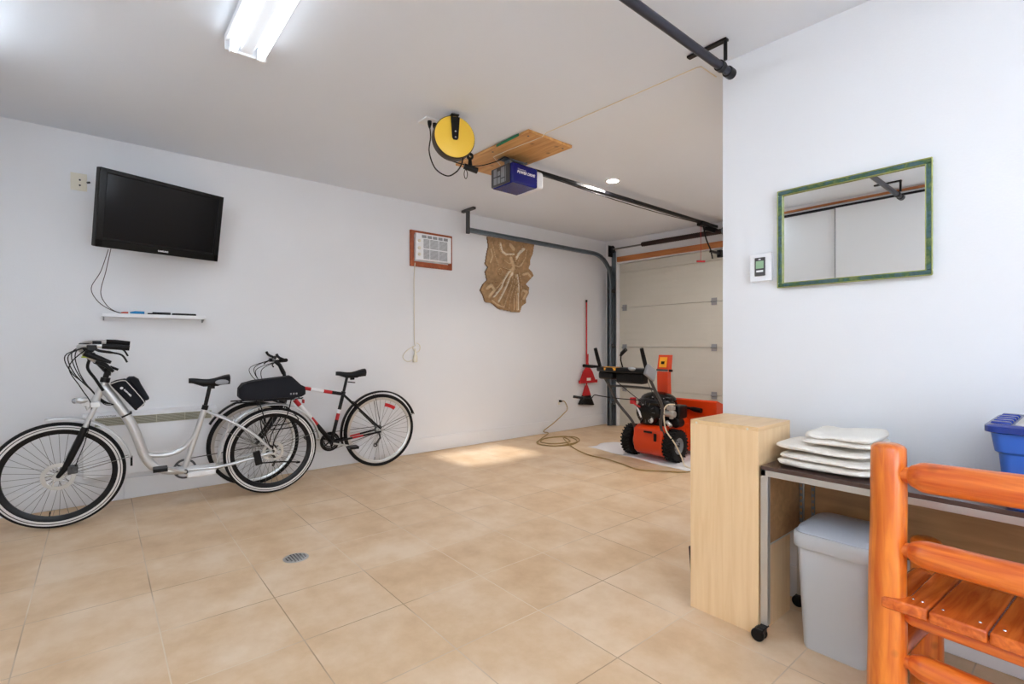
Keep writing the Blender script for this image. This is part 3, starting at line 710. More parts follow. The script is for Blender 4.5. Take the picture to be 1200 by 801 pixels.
bmesh.ops.delete(mb.bm, geom=[v for v in mb.bm.verts if not v.link_faces], context='VERTS')
edges = [e_ for e_ in mb.bm.edges if len(e_.link_faces) == 1]
ret = bmesh.ops.extrude_edge_only(mb.bm, edges=edges)
for v in [g for g in ret['geom'] if isinstance(g, bmesh.types.BMVert)]: v.co.x = XL + .001
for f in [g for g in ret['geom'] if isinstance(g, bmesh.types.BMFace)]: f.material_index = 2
t = obj('wall_relief', mb, [M['stone'], M['stonel'], M['stoned'], mat('relief_crest_highlight', rgb(208, 180, 142), .8, var=.14, scale=30)], loc=(XL, 4.05, 2.1), smooth=50)  # last material paints the lit crests lighter than the base plaster
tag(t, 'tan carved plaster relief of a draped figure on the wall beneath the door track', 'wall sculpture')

# outlet on left wall
t = empty('wall_outlet', (XL, 4.97, .42))
obj('cover_plate', MB().b2(XL, XL + .007, 4.935, 5.005, .36, .475), M['white'], t, bevel=.002)
obj('socket', MB().b2(XL + .007, XL + .010, 4.95, 4.99, .375, .41), M['cream'], t)
tag(t, 'white wall outlet near the floor left of the red broom', 'outlet')
# extension cord
F = lambda px, py: (P(px, py, 'Z', .006).x, P(px, py, 'Z', .006).y, .006)
pts = [(XL + .045, 4.985, .425), (XL + .09, 5.00, .42), (XL + .14, 5.0, .33), P(660, 485, 'X', -4.78), P(648, 496, 'X', -4.74), P(637, 505, 'X', -4.74), (-4.78, 4.62, .03), F(630, 518), F(645, 522.5), F(668, 521), F(679, 516), F(672, 512), F(650, 512), F(634, 515), F(630, 520), F(652, 522), F(676, 517.5), F(664, 511.5), F(640, 513), F(634, 518), F(650, 520), F(668, 517), F(660, 512)]
pts = pts + [F(663, 517), F(673, 525), F(690, 533), F(710, 538), F(728, 543), F(748, 550), F(775, 552.5), F(806, 552.5), F(830, 547)]
pts = [V(p) + V((0, 0, .003 * (i % 3))) if i > 7 else V(p) for i, p in enumerate(pts)]
t = empty('extension_cord', (-4.5, 4.5, 0))
obj('cable', MB().tube(smooth(pts, 8), .0062, 8), M['cord'], t)
obj('plug', MB().tube([(XL + .0105, 4.975, .425), (XL + .03, 4.98, .425), (XL + .055, 4.99, .425)], [.017, .016, .008], 12), M['black'], t)
tag(t, 'tan extension cord plugged into the wall and coiled on the floor', 'extension cord')

# broom and dustpan
t = empty('broom', (-4.90, 5.515, .33))
obj('handle', MB().cyl((-4.895, 5.515, .60), (-4.895, 5.515, 1.84), .011, 12), M['red'], t)
obj('handle_cap', MB().cyl((-4.895, 5.515, 1.84), (-4.895, 5.515, 1.875), .014, 12), M['black'], t)
obj('head', MB().prism([(-4.915, 5.50, .62), (-4.915, 5.53, .62), (-4.915, 5.60, .47), (-4.915, 5.43, .47)], (.035, 0, 0)), M['red'], t, bevel=.005)
mb = MB()
for k in range(26):
    u = (k % 13) / 12 - .5; dx = .008 + .016 * (k // 13)
    mb.tube([(-4.917 + dx, 5.515 + u * .15, .475), (-4.917 + dx, 5.515 + u * .30, .335 - .025 * u)], [.010, .013], 6)
obj('bristles', mb, M['black'], t)
tag(t, 'long-handled red broom with black bristles hanging in the corner by the door track', 'broom')
t = obj('dustpan', MB().prism([(-4.88, 5.495, .95), (-4.88, 5.535, .95), (-4.88, 5.545, .90), (-4.88, 5.62, .82), (-4.88, 5.71, .655), (-4.88, 5.325, .655), (-4.88, 5.41, .82), (-4.88, 5.485, .90)], (.012, 0, 0)).b2(-4.88, -4.85, 5.325, 5.335, .655, .70).b2(-4.88, -4.85, 5.70, 5.71, .655, .70).cyl((-4.874, 5.515, .93), (-4.874, 5.515, 1.08), .014, 12), M['red'], loc=(-4.87, 5.515, .66), bevel=.004)
tag(t, 'red triangular dustpan clipped onto the broom handle', 'dustpan')
obj('label', MB().b2(-4.868, -4.8675, 5.49, 5.58, .69, .73), M['paper'], t)

# floor drain
q = V((-2.94, .86, 0)); t = obj('floor_drain', MB().lathe(q, (0, 0, 1), [(0, .0025), (.062, .0025), (.068, .0005)], 40, 0), M['alu'], loc=tuple(q))
mb = MB()
for i in range(-3, 4):
    for k in range(-3, 4):
        if i * i + k * k < 11: mb.cyl(q + V((i * .016, k * .016, .0022)), q + V((i * .016, k * .016, .0029)), .0052, 8)
obj('drain_holes', mb, M['black'], t); tag(t, 'round metal floor drain set in the tiles', 'floor drain')

# ------------------------------------------------------------------ mirror & thermostat
t = empty('wall_mirror', (-.73, YM, 1.71))
x0, x1, z0, z1 = -1.022, -.441, 1.482, 1.946; fw = .020
mb = MB(); ym = YM - .026
for (a, c, d, e_) in ((x0, x1, z1 - fw, z1), (x0, x1, z0, z0 + fw), (x0, x0 + fw, z0 + fw, z1 - fw), (x1 - fw, x1, z0 + fw, z1 - fw)): mb.b2(a, c, ym, YM - .001, d, e_)
fr = obj('frame', mb, M['gframe'], t, bevel=.005)
mb = MB()
for off, dy in ((0.0, 0), (fw, .004)):
    pts = [(x0 + off, ym + dy, z0 + off), (x1 - off, ym + dy, z0 + off), (x1 - off, ym + dy, z1 - off), (x0 + off, ym + dy, z1 - off)]
    for i in range(4): mb.cyl(pts[i], pts[(i + 1) % 4], .0026, 8)
obj('beading', mb, M['gold'], fr)
obj('glass', MB().b2(x0 + fw - .003, x1 - fw + .003, YM - .014, YM - .010, z0 + fw - .003, z1 - fw + .003), M['mirror'], t)
tag(t, 'rectangular mirror in a mottled green and gold frame on the right wall', 'mirror')
t = empty('thermostat', (-1.10, YM, 1.59))
obj('back_plate', MB().b2(-1.158, -1.052, YM - .024, YM, 1.522, 1.661), M['white'], t, bevel=.004)
fc = obj('control_face', MB().b2(-1.131, -1.080, YM - .029, YM - .024, 1.548, 1.640), M['dgrey'], t, bevel=.003)
obj('display', MB().b2(-1.124, -1.087, YM - .0305, YM - .029, 1.585, 1.622), M['lcd'], fc)
obj('button', MB().b2(-1.122, -1.089, YM - .031, YM - .029, 1.567, 1.576), M['white'], fc)
obj('logo', MB().b2(-1.111, -1.101, YM - .0305, YM - .029, 1.628, 1.633), M['white'], fc)
tag(t, 'white wall thermostat with a dark face and small green display', 'thermostat')

# ------------------------------------------------------------------ beech cabinet
t = empty('storage_cabinet', (-1.07, 2.25, 0))
x0, x1, y0, y1, hh = -1.228, -.922, 2.098, 2.42, .862
obj('side_panel', MB().b2(x0, x1, y0, y0 + .018, 0, hh - .018), M['beech'], t, bevel=.001)
obj('side_panel', MB().b2(x0, x1, y1 - .018, y1, 0, hh - .018), M['beech'], t, bevel=.001)
obj('back_panel', MB().b2(x1 - .016, x1, y0 + .018, y1 - .018, 0, hh - .018), M['beech'], t, bevel=.001)
obj('top_panel', MB().b2(x0, x1, y0, y1, hh - .018, hh), M['beechh'], t, bevel=.001)
for z in (.06, .42): obj('shelf', MB().b2(x0 + .004, x1 - .016, y0 + .018, y1 - .018, z, z + .018), M['beechh'], t)
for x in (x0 + .03, x1 - .045): obj('screw_cap', MB().cyl((x, y0 - .0006, hh - .012), (x, y0 + .002, hh - .012), .005, 10), M['cream'], t)
tag(t, 'tall pale beech box cabinet standing at the corner of the right wall', 'cabinet')
t = obj('dark_satchel', MB().hexa([(-1.248, 2.15, 0), (-1.232, 2.15, 0), (-1.232, 2.25, 0), (-1.248, 2.25, 0), (-1.270, 2.15, .25), (-1.232, 2.15, .25), (-1.232, 2.25, .25), (-1.270, 2.25, .25)]).tube(smooth([(-1.25, 2.17, .25), (-1.25, 2.18, .29), (-1.25, 2.22, .29), (-1.25, 2.23, .25)], 5), .005, 6), mat('dark_leather', rgb(60, 34, 30), .5), loc=(-1.25, 2.2, 0), bevel=.006)
tag(t, 'thin dark leather case leaning against the left side of the cabinet', 'case')

# ------------------------------------------------------------------ rolling table
t = empty('rolling_table', (-.25, 2.3, 0))
TX0, TX1, TY0, TY1, TZ = -.914, .46, 2.100, 2.50, .706
obj('tabletop', MB().b2(TX0, TX1, TY0, TY1, TZ - .016, TZ), M['darklam'], t, bevel=.002)
mb = MB().b2(TX0, TX1, TY0, TY0 + .02, TZ - .040, TZ - .016).b2(TX0, TX1, TY1 - .02, TY1, TZ - .040, TZ - .016).b2(TX0, TX0 + .02, TY0, TY1, TZ - .04, TZ - .016).b2(TX1 - .02, TX1, TY0, TY1, TZ - .04, TZ - .016)
obj('apron_frame', mb, M['alu'], t, bevel=.001)
for i, (x, y) in enumerate(((TX0, TY0), (TX0, TY1 - .026), (TX1 - .03, TY0), (TX1 - .03, TY1 - .026))):
    lg = obj('leg', MB().b2(x, x + .028, y, y + .026, .055, TZ - .04), M['alu'], t, bevel=.001)
    cx, cy = x + .014, (y - .026 if y < 2.2 else y + .013)
    mb = MB()
    for s in (-1, 1): mb.lathe((cx - .008, cy + s * .014, .026), (0, 1, 0), [(0, -.009), (.022, -.009), (.026, -.005), (.026, .005), (.022, .009), (0, .009)], 24)
    mb.box((cx - .003, cy, .036), (.035, .044, .03)).cyl((cx, y + .008, .045), (cx, y + .008, .058), .008, 10).box((cx, (cy + y) / 2 + .004, .05), (.03, .05, .006))
    obj('caster', mb, M['black'], lg, bevel=.003)
obj('side_panel', MB().b2(TX0 + .003, TX0 + .018, TY0 + .028, TY1 - .028, .378, TZ - .04), M['brownpan'], t)
obj('panel_edge', MB().b2(TX0 + .001, TX0 + .020, TY0 + .028, TY1 - .028, .372, .378), M['alu'], t)
obj('back_panel', MB().b2(TX0 + .03, TX1 - .03, TY1 - .018, TY1 - .004, .345, TZ - .04), M['brownpan'], t)
for (x, y) in ((TX0 + .02, TY1 - .05), (TX0 + .06, TY1 - .024)):
    mb = MB().b2(x, x + .014, y, y + .005, .40, TZ - .04)
    up = obj('perforated_upright', mb, M['galv'], t)
    mb = MB()
    for k in range(9): mb.b2(x + .003, x + .011, y - .0006, y + .001, .42 + k * .028, .434 + k * .028)
    obj('slot_row', mb, M['brownpan'], up)
tag(t, 'low rolling table with dark top and aluminium frame against the right wall', 'table')

# waste bin
t = empty('waste_bin', (-.68, 2.27, 0))
mb = MB(); n = 24
def rrect(cx, cy, sx, sy, r, z, k=5):
    out = []
    for (qx, qy, a) in ((1, 1, 0), (-1, 1, 90), (-1, -1, 180), (1, -1, 270)):
        for j in range(k + 1):
            t_ = math.radians(a + 90 * j / k); out.append(V((cx + qx * (sx / 2 - r) + r * math.cos(t_), cy + qy * (sy / 2 - r) + r * math.sin(t_), z)))
    return out
def loft(mb, loops, m=0, cap0=True, cap1=True):
    R = [[mb.bm.verts.new(p) for p in l] for l in loops]; n = len(R[0])
    for a, c in zip(R[:-1], R[1:]):
        for k in range(n): mb._f([a[k], a[(k + 1) % n], c[(k + 1) % n], c[k]], m)
    if cap0: mb._f(R[0][::-1], m)
    if cap1: mb._f(R[-1], m)
    return mb
bx, by = -.672, 2.275
loft(mb, [rrect(bx, by, .205, .225, .025, .0), rrect(bx, by, .215, .235, .03, .01), rrect(bx, by, .252, .27, .035, .40), rrect(bx, by, .252, .27, .035, .43)])
obj('body', mb, M['greybin'], t)
mb = MB(); loft(mb, [rrect(bx, by, .272, .292, .04, .405), rrect(bx, by, .276, .296, .04, .41), rrect(bx, by, .276, .296, .04, .452), rrect(bx, by, .27, .29, .04, .462)])
obj('collar', mb, M['greybin'], t)
mb = MB(); loft(mb, [rrect(bx, by, .258, .276, .04, .462), rrect(bx, by + .004, .25, .26, .04, .478), rrect(bx, by + .02, .21, .19, .05, .492), rrect(bx, by + .03, .12, .1, .04, .497)])
obj('lid', mb, mat('grey_lid_plastic', rgb(186, 192, 202), .3, metal=.05), t)
tag(t, 'silver-grey plastic waste bin with a domed lid under the rolling table', 'waste bin')

# folded cloths
def slab(mb, x0, x1, y0, y1, z0, z1, seed, nx=26, ny=22, sag=.004, skew=0):
    loops = []
    cx, cy = (x0 + x1) / 2, (y0 + y1) / 2; hx, hy, hz = (x1 - x0) / 2, (y1 - y0) / 2, (z1 - z0) / 2; zc = (z0 + z1) / 2
    NU, NV = 64, 14; rows = []
    for j in range(1, NV):
        ph = PI * j / NV; row = []
        sp = lambda v, e_: math.copysign(abs(v) ** e_, v)
        rr = sp(math.sin(ph), .5); zz = sp(math.cos(ph), .8)
        for k in range(NU):
            th = 2 * PI * k / NU
            x = cx + hx * rr * sp(math.cos(th), .36); y = cy + hy * rr * sp(math.sin(th), .36) + skew * (x - cx)
            nz = mnoise.noise((x * 9 + seed, y * 9, zc * 20)) ; n2 = mnoise.noise((x * 30 + seed, y * 30, ph * 3))
            z = zc + hz * zz
            x += (.012 * nz + .004 * n2); y += (.012 * mnoise.noise((y * 8, x * 8 + seed, ph)) + .003 * n2)
            z += (sag * nz * 2 + .004 * n2) if zz > 0 else 0
            row.append(mb.bm.verts.new((x, y, max(z, z0))))
        rows.append(row)
    for a, c in zip(rows[:-1], rows[1:]):
        for k in range(NU): mb._f([a[k], a[(k + 1) % NU], c[(k + 1) % NU], c[k]], 0)
    mb._f(rows[0], 0); mb._f(rows[-1][::-1], 0)
    return mb
mb = MB(); slab(mb, -.885, -.53, 2.135, 2.46, TZ + .001, TZ + .038, 1); slab(mb, -.875, -.54, 2.135, 2.465, TZ + .034, TZ + .058, 2, skew=-.04)
t = obj('folded_cloth', mb, M['cloth'], loc=(-.7, 2.3, TZ), smooth=60); tag(t, 'wide cream cloth folded flat on the table, lower of the pile', 'folded cloth', 'folded cream cloths on the rolling table')
mb = MB(); slab(mb, -.90, -.55, 2.15, 2.46, TZ + .067, TZ + .094, 3, skew=-.06)
t = obj('folded_cloth', mb, M['cloth'], loc=(-.7, 2.3, TZ + .06), smooth=60); tag(t, 'cream cloth with a pointed left corner in the middle of the pile', 'folded cloth', 'folded cream cloths on the rolling table')
mb = MB(); slab(mb, -.80, -.545, 2.17, 2.475, TZ + .101, TZ + .128, 4); slab(mb, -.79, -.55, 2.18, 2.475, TZ + .122, TZ + .152, 5, sag=.006)
t = obj('folded_cloth', mb, M['cloth'], loc=(-.7, 2.3, TZ + .08), smooth=60); tag(t, 'thick rounded cream cloth bundle lying on top of the pile', 'folded cloth', 'folded cream cloths on the rolling table')

# blue bin
t = empty('storage_bin', (.0, 2.27, TZ))
cx, cy = .02, 2.275; mb = MB()
loft(mb, [rrect(cx, cy, .43, .31, .03, TZ + .001), rrect(cx, cy, .44, .32, .03, TZ + .012), rrect(cx, cy, .465, .335, .03, TZ + .165), rrect(cx, cy, .482, .350, .03, TZ + .172), rrect(cx, cy, .50, .365, .03, TZ + .235)], cap1=False)
loft(mb, [rrect(cx, cy, .49, .355, .03, TZ + .235), rrect(cx, cy, .455, .325, .03, TZ + .16), rrect(cx, cy, .43, .30, .03, TZ + .02)], cap0=False)
obj('tub', mb, M['bluebin'], t)
mb = MB(); loft(mb, [rrect(cx, cy, .505, .37, .035, TZ + .228), rrect(cx, cy, .525, .385, .035, TZ + .232), rrect(cx, cy, .525, .385, .035, TZ + .25), rrect(cx, cy, .50, .365, .035, TZ + .256), rrect(cx, cy, .40, .28, .03, TZ + .252), rrect(cx, cy, .40, .28, .03, TZ + .235), rrect(cx, cy, .505, .37, .035, TZ + .228)], cap0=False, cap1=False)
obj('rim', mb, M['bluelid'], t)
for k in range(5):
    y = cy - .15 + k * .064
    for a in (cx - .25, cx + .205): obj('rim_rib', MB().b2(a, a + .045, y, y + .036, TZ + .248, TZ + .261), M['bluelid'], t, bevel=.005)
tag(t, 'blue plastic storage bin standing on the right end of the rolling table', 'storage bin')
mb = MB(); R_ = Matrix.Rotation(.12, 3, 'Y')
mb.box((.0, 2.30, TZ + .245), (.30, .20, .012), R=R_)
t = obj('magazine', mb, M['paper'], loc=(0, 2.3, TZ + .24), bevel=.003); tag(t, 'printed magazine lying in the top of the blue bin', 'magazine')
mb = MB().box((.03, 2.29, TZ + .250), (.09, .12, .001), R=R_); obj('red_print', mb, M['red'], t)
mb = MB().box((-.09, 2.29, TZ + .2645), (.05, .12, .001), R=R_); obj('blue_print', mb, mat('blue_print', rgb(70, 90, 150), .6), t)
t = obj('cardboard_flap', MB().box((-.165, 2.27, TZ + .252), (.022, .24, .012), R=Matrix.Rotation(-.3, 3, 'Y')), mat('grey_card', rgb(200, 195, 190), .8), loc=(-.165, 2.27, TZ + .25)); tag(t, 'pale card strip standing along the left inside rim of the blue bin', 'card')

# ------------------------------------------------------------------ log chair
ch = empty('log_chair', (-.43, 1.855, 0), (0, 0, math.radians(-4)), local=True)
WCH = .60
def log(p0, p1, r0, r1, seed, n=14, taper=0, m=0, seg=20):
    mb = MB(); p0 = V(p0); p1 = V(p1); pts = []; rs = []
    L = (p1 - p0).length
    for k in range(n + 1):
        u = k / n; p = p0 + (p1 - p0) * u
        w = .003 * mnoise.noise((seed, u * 3, 0)); p = p + V((w, w, 0)) * (0 if taper else 1)
        r = r0 + (r1 - r0) * u + .0015 * mnoise.noise((seed + 9, u * 4, 0))
        pts.append(p); rs.append(r)
    if taper:
        pts2 = []; rs2 = []; tl = taper
        dirn = (p1 - p0).normalized()
        for d, f in ((0, .50), (tl * .4, .55), (tl * .5, .70), (tl * .92, .96), (tl * 1.1, 1.0)): pts2.append(p0 + dirn * d); rs2.append(r0 * f)
        for k in range(3, n - 2): pts2.append(pts[k]); rs2.append(rs[k])
        for d, f in ((tl * 1.1, 1.0), (tl * .92, .96), (tl * .5, .70), (tl * .4, .55), (0, .50)): pts2.append(p1 - dirn * d); rs2.append(r1 * f)
        pts, rs = pts2, rs2
    else:
        d = (p1 - p0).normalized(); top = p1
        pts = pts + [top + d * .008, top + d * .013]; rs = rs + [rs[-1] * .86, rs[-1] * .6]
        pts = [p0 - d * 0] + pts[1:]
    mb.tube(pts, rs, seg); return mb
obj('back_post', log((0, 0, 0), (.004, .0, .890), .052, .0445, 1), M['log'], ch)
obj('back_post', log((WCH, 0, 0), (WCH, 0, .890), .052, .046, 2), M['log'], ch)
obj('top_rail', log((.035, -.004, .815), (WCH - .035, -.004, .833), .044, .046, 3, taper=.055), M['logx'], ch)
obj('middle_rail', log((.035, -.002, .592), (WCH - .035, -.012, .60), .040, .044, 4, taper=.055), M['logx'], ch)
obj('lower_stretcher', log((.035, .0, .26), (WCH - .035, .0, .255), .037, .037, 5, taper=.055), M['logx'], ch)
for x in (0, WCH):
    obj('side_stretcher', log((x + .0, .035, .25), (x, .345, .25), .032, .032, 6, taper=.05), M['logy'], ch)
    obj('front_leg', log((x, .375, 0), (x, .375, .515), .048, .045, 7 + x), M['log'], ch)
    mb = log((x, .03, .40), (x, .36, .40), .036, .036, 8, taper=.04); obj('seat_rail', mb, M['logy'], ch)
npl = 5; pw = (WCH + .03) / npl
for k in range(npl):
    xa = -.015 + k * pw; mb = MB()
    ya, yb = -.052, .355
    if k in (0, npl - 1): ya = -.045
    xl, xr = xa + .002, xa + pw - .002
    if k == 0:
        mb.prism([(.045, yb - .04, .418), (xr, yb - .04, .418), (xr, ya, .418), (.02, ya - .008, .418), (.0, ya - .010, .418), (.03, -.02, .418), (.052, .02, .418)], (0, 0, .034))
    elif k == npl - 1:
        mb.prism([(xl, yb - .04, .418), (WCH - .045, yb - .04, .418), (WCH - .052, .02, .418), (WCH - .03, -.02, .418), (WCH, ya - .01, .418), (xl, ya, .418)], (0, 0, .034))
    else: mb.b2(xl, xr, ya, yb, .418, .452)
    pk = obj('seat_plank', mb, M['logy'], ch, bevel=.006, bseg=3)
    mb = MB()
    for x in (xl + .022 if k else .065, xr - .022): mb.lathe((x, ya + .045, .4518), (0, 0, 1), [(.0045, 0), (.003, .002), (0, .0025)], 10)
    obj('nail', mb, M['chrome'], pk)
obj('seat_back_rail', log((.035, .0, .396), (WCH - .035, .0, .396), .024, .024, 9, taper=.03), M['logx'], ch)
tag(ch, 'rustic orange varnished log chair pushed up to the rolling table', 'chair')

# ------------------------------------------------------------------ bicycles
def wheel(name, parent, c, R, tw, band, rimm, nsp=36, disc=0, rimd=.028):
    c = V(c); ax = V((1, 0, 0)); ri = R - tw
    mb = MB().lathe(c, ax, [(ri - rimd, -.006), (ri - rimd, .006), (ri - rimd * .5, .012), (ri + .004, .013), (ri + .004, -.013), (ri - rimd * .5, -.012)], 72, 0, True)
    mb.lathe(c, ax, [(0, -.045), (.012, -.045), (.012, -.036), (.024, -.034), (.024, -.030), (.014, -.026), (.014, .026), (.024, .030), (.024, .034), (.012, .036), (.012, .045), (0, .045)], 20)
    w = obj(name, mb, rimm, parent)
    mb = MB(); prof = []; rc = R - tw / 2
    for k in range(12): prof.append((rc + tw / 2 * math.cos(2 * PI * k / 12), .023 * math.sin(2 * PI * k / 12)))
    mb.lathe(c, ax, prof, 80, 0, True)
    tr_ = obj('tyre', mb, M['rubber'], w)
    if band:
        for s in (-1, 1):
            mb = MB()
            for a, d in ((ri + .004, ri + .017), (ri + .020, ri + .031)):
                mb.lathe(c, ax, [(a, s * .0195), (a + .002, s * .0235), (d - .002, s * .0242), (d, s * .0205)], 80, 0, True)
            obj('white_sidewall', mb, M['reflw'], tr_)
    mb = MB()
    for k in range(nsp):
        a = 2 * PI * k / nsp; s = 1 if k % 2 else -1; a2 = a + (.55 if (k // 2) % 2 else -.55)
        mb.cyl(c + V((s * .031, .022 * math.cos(a2), .022 * math.sin(a2))), c + V((0, (ri - rimd) * math.cos(a), (ri - rimd) * math.sin(a))), .0013, 5)
    obj('spokes', mb, M['steel'], w)
    obj('valve', MB().cyl(c + V((0, -.05, -(ri - rimd))), c + V((0, -.045, -(ri - rimd) + .035)), .003, 6), M['black'], w)
    if disc:
        mb = MB(); n = 10
        mb.lathe(c, ax, [(disc * .72, .044), (disc, .044), (disc, .047), (disc * .72, .047)], 48, 0, True)
        mb.lathe(c, ax, [(.012, .044), (.03, .044), (.03, .047), (.012, .047)], 24, 0, True)
        for k in range(n // 2):
            a = 2 * PI * k / (n // 2); mb.tube([c + V((.0455, .028 * math.cos(a), .028 * math.sin(a))), c + V((.0455, disc * .55 * math.cos(a + .35), disc * .55 * math.sin(a + .35))), c + V((.0455, disc * .76 * math.cos(a + .5), disc * .76 * math.sin(a + .5)))], [.006, .005, .006], 6)
        obj('brake_disc', mb, M['alu'], w)
    return w
def fender(name, parent, c, R, a0, a1, m, w=.030, stays=()):
    c = V(c); mb = MB(); rings = []; n = 40
    for k in range(n + 1):
        a = math.radians(a0 + (a1 - a0) * k / n); ring = []
        for j in range(9):
            b_ = PI * j / 8; rr = R + .014 * math.sin(b_) ; xx = w * math.cos(b_)
            ring.append(mb.bm.verts.new(c + V((xx, rr * math.cos(a), rr * math.sin(a)))))
        rings.append(ring)
    for A, B in zip(rings[:-1], rings[1:]):
        for j in range(8): mb._f([A[j], A[j + 1], B[j + 1], B[j]], 0)
    o = obj(name, mb, m, parent); sd = o.modifiers.new('solid', 'SOLIDIFY'); sd.thickness = .0022
    if stays:
        mb = MB()
        for a in stays:
            a = math.radians(a)
            for s in (-1, 1): mb.cyl(c + V((s * .045, 0, 0)), c + V((s * w, R * math.cos(a), R * math.sin(a))), .0022, 6)
        obj('fender_stay', mb, M['steel'] if m is M['silver'] else M['black'], o)
    return o
def saddle(parent, c, L, w, m, patch=None):
    c = V(c); mb = MB(); rings = []; n = 16
    for k in range(n + 1):
        u = k / n; y = c.y - L / 2 + L * u                     # nose at -y, rear at +y
        hw = w * (.16 + .84 * (max(0, (u - .25) / .75)) ** 1.5) if u > .25 else w * .16 * (.5 + 2 * u)
        if u > .9: hw *= (1 - (u - .9) * 3.5)
        hh = .026 + .026 * u; zt = c.z + .010 * math.cos(u * PI * 2) + .006 * u
        if k == 0: hw *= .5
        ring = []
        for j in range(14):
            a = 2 * PI * j / 14; zz = math.sin(a)
            ring.append(mb.bm.verts.new(V((c.x + hw * math.cos(a), y, zt + (hh * .6 if zz > 0 else hh * (1.0 if abs(math.cos(a)) > .5 else .35)) * zz))))
        rings.append(ring)
    for A, B in zip(rings[:-1], rings[1:]):
        for j in range(14): mb._f([A[j], A[(j + 1) % 14], B[(j + 1) % 14], B[j]], 0)
    mb._f(rings[0][::-1], 0); mb._f(rings[-1], 0)
    o = obj('saddle', mb, m, parent, smooth=60)
    mb = MB()
    for s in (-1, 1): mb.tube([(c.x + s * .01, c.y - L * .38, c.z - .012), (c.x + s * .022, c.y - L * .15, c.z - .035), (c.x + s * .022, c.y + L * .2, c.z - .035), (c.x + s * .035, c.y + L * .36, c.z - .015)], .0035, 6)
    mb.cyl((c.x, c.y + .0, c.z - .045), (c.x, c.y + .035, c.z - .045), .014, 10)
    obj('saddle_rails', mb, M['blackm'], o)
    if patch:
        mb = MB(); 
        for s in (-1, 1): mb.ball((c.x + s * w * .80, c.y + L * .28, c.z - .004), (.016, L * .17, .020))
        obj('side_patch', mb, patch, o, label='pale grey side patch')
    return o
def crank(parent, c, r, ang, m, ms, side=1, rings=(1.0,)):
    c = V(c); mb = MB()
    for k, f in enumerate(rings):
        x = -.042 - .006 * k
        mb.lathe(c + V((x, 0, 0)), (1, 0, 0), [(r * f * .80, -.001), (r * f, -.001), (r * f, .002), (r * f * .80, .002)], 40, 0, True)
    for k in range(5):
        a = 2 * PI * k / 5; mb.tube([c + V((-.042, 0, 0)), c + V((-.042, r * .86 * math.cos(a), r * .86 * math.sin(a)))], .007, 6)
    mb.cyl(c + V((-.06, 0, 0)), c + V((.06, 0, 0)), .014, 14)
    o = obj('crankset', mb, m, parent)
    for s, a in ((1, ang), (-1, ang + PI)):
        e_ = c + V((s * .075, .170 * math.cos(a), .170 * math.sin(a)))
        ar = obj('crank_arm', MB().tube([c + V((s * .055, 0, 0)), e_ * .5 + (c + V((s * .06, 0, 0))) * .5, e_], [.015, .012, .011], 10, flat=.7), ms, o)
        mb = MB().box(e_ + V((s * .055, 0, 0)), (.085, .085, .024)).cyl(e_, e_ + V((s * .05, 0, 0)), .007, 8)
        obj('pedal', mb, M['black'], parent, bevel=.006)
    return o
def chain(parent, c0, r0, c1, r1, x):
    c0 = V(c0); c1 = V(c1); pts = []
    for k in range(13): a = PI / 2 + PI * k / 12; pts.append((x, c0.y + r0 * math.cos(a), c0.z + r0 * math.sin(a)))
    for k in range(9): a = -PI / 2 + PI * k / 8; pts.append((x, c1.y + r1 * math.cos(a), c1.z + r1 * math.sin(a)))
    return obj('chain', MB().tube(pts, .0035, 6, closed=True), M['dgrey'], parent)

# ---- silver step-through e-bike
EB = ((-4.415, .44, 0), (0, .055, -.043))
eb = empty('electric_bicycle', *EB, local=True)
e = lambda x, Y, z: V((x, Y - .44, z))
fc_ = e(0, -.197, .350); rc_ = e(0, 1.092, .350)
wheel('front_wheel', eb, fc_, .350, .050, True, M['blackm'], disc=.088)
wheel('rear_wheel', eb, rc_, .350, .050, True, M['blackm'], disc=.080)
mb = MB()
mb.tube(smooth([e(0, .030, .925), e(0, .075, .85), e(0, .135, .745), e(0, .185, .64), e(0, .222, .53), e(0, .255, .42), e(0, .305, .335), e(0, .38, .292), e(0, .47, .278), e(0, .60, .275), e(0, .70, .275)], 6), [.031] * 37 + [.028] * 24, 16)
mb.tube(smooth([e(0, .225, .455), e(0, .27, .425), e(0, .34, .408), e(0, .42, .412), e(0, .49, .445), e(0, .545, .51), e(0, .58, .59), e(0, .60, .66)], 6), .018, 14)
mb.cyl(e(0, .495, .29), e(0, .625, .745), .020, 16)
mb.cyl(e(0, .036, .955), e(0, -.018, .815), .024, 16)
mb.tube(smooth([e(0, .605, .72), e(.0, .64, .70), e(.03, .70, .67), e(.055, .80, .615), e(.058, .95, .50), e(.058, 1.075, .37)], 6), .010, 10)
mb.tube(smooth([e(0, .605, .72), e(.0, .64, .70), e(-.03, .70, .67), e(-.055, .80, .615), e(-.058, .95, .50), e(-.058, 1.075, .37)], 6), .010, 10)
for s in (-1, 1): mb.tube(smooth([e(s * .03, .52, .282), e(s * .035, .70, .278), e(s * .055, .85, .30), e(s * .058, 1.085, .345)], 5), .011, 10)
mb.tube(smooth([e(.04, .69, .29), e(.045, .73, .42), e(.04, .78, .62)], 5), .0055, 8)
obj('frame', mb, M['silver'], eb)
mb = MB().box(e(0, .60, .243), (.085, .185, .048))
obj('battery_cover', mb, M['white'], eb, bevel=.010)
mb = MB()
for s in (-1, 1):
    mb.tube([e(s * .055, -.062, .665), e(s * .055, -.10, .56), e(s * .055, -.14, .46), e(s * .055, -.165, .40), e(s * .052, -.197, .352)], [.019, .021, .020, .017, .013], 14)
mb.tube([e(-.055, -.072, .64), e(0, -.075, .66), e(.055, -.072, .64)], .010, 10)
fk = obj('fork', mb, M['blackm'], eb)
mb = MB()
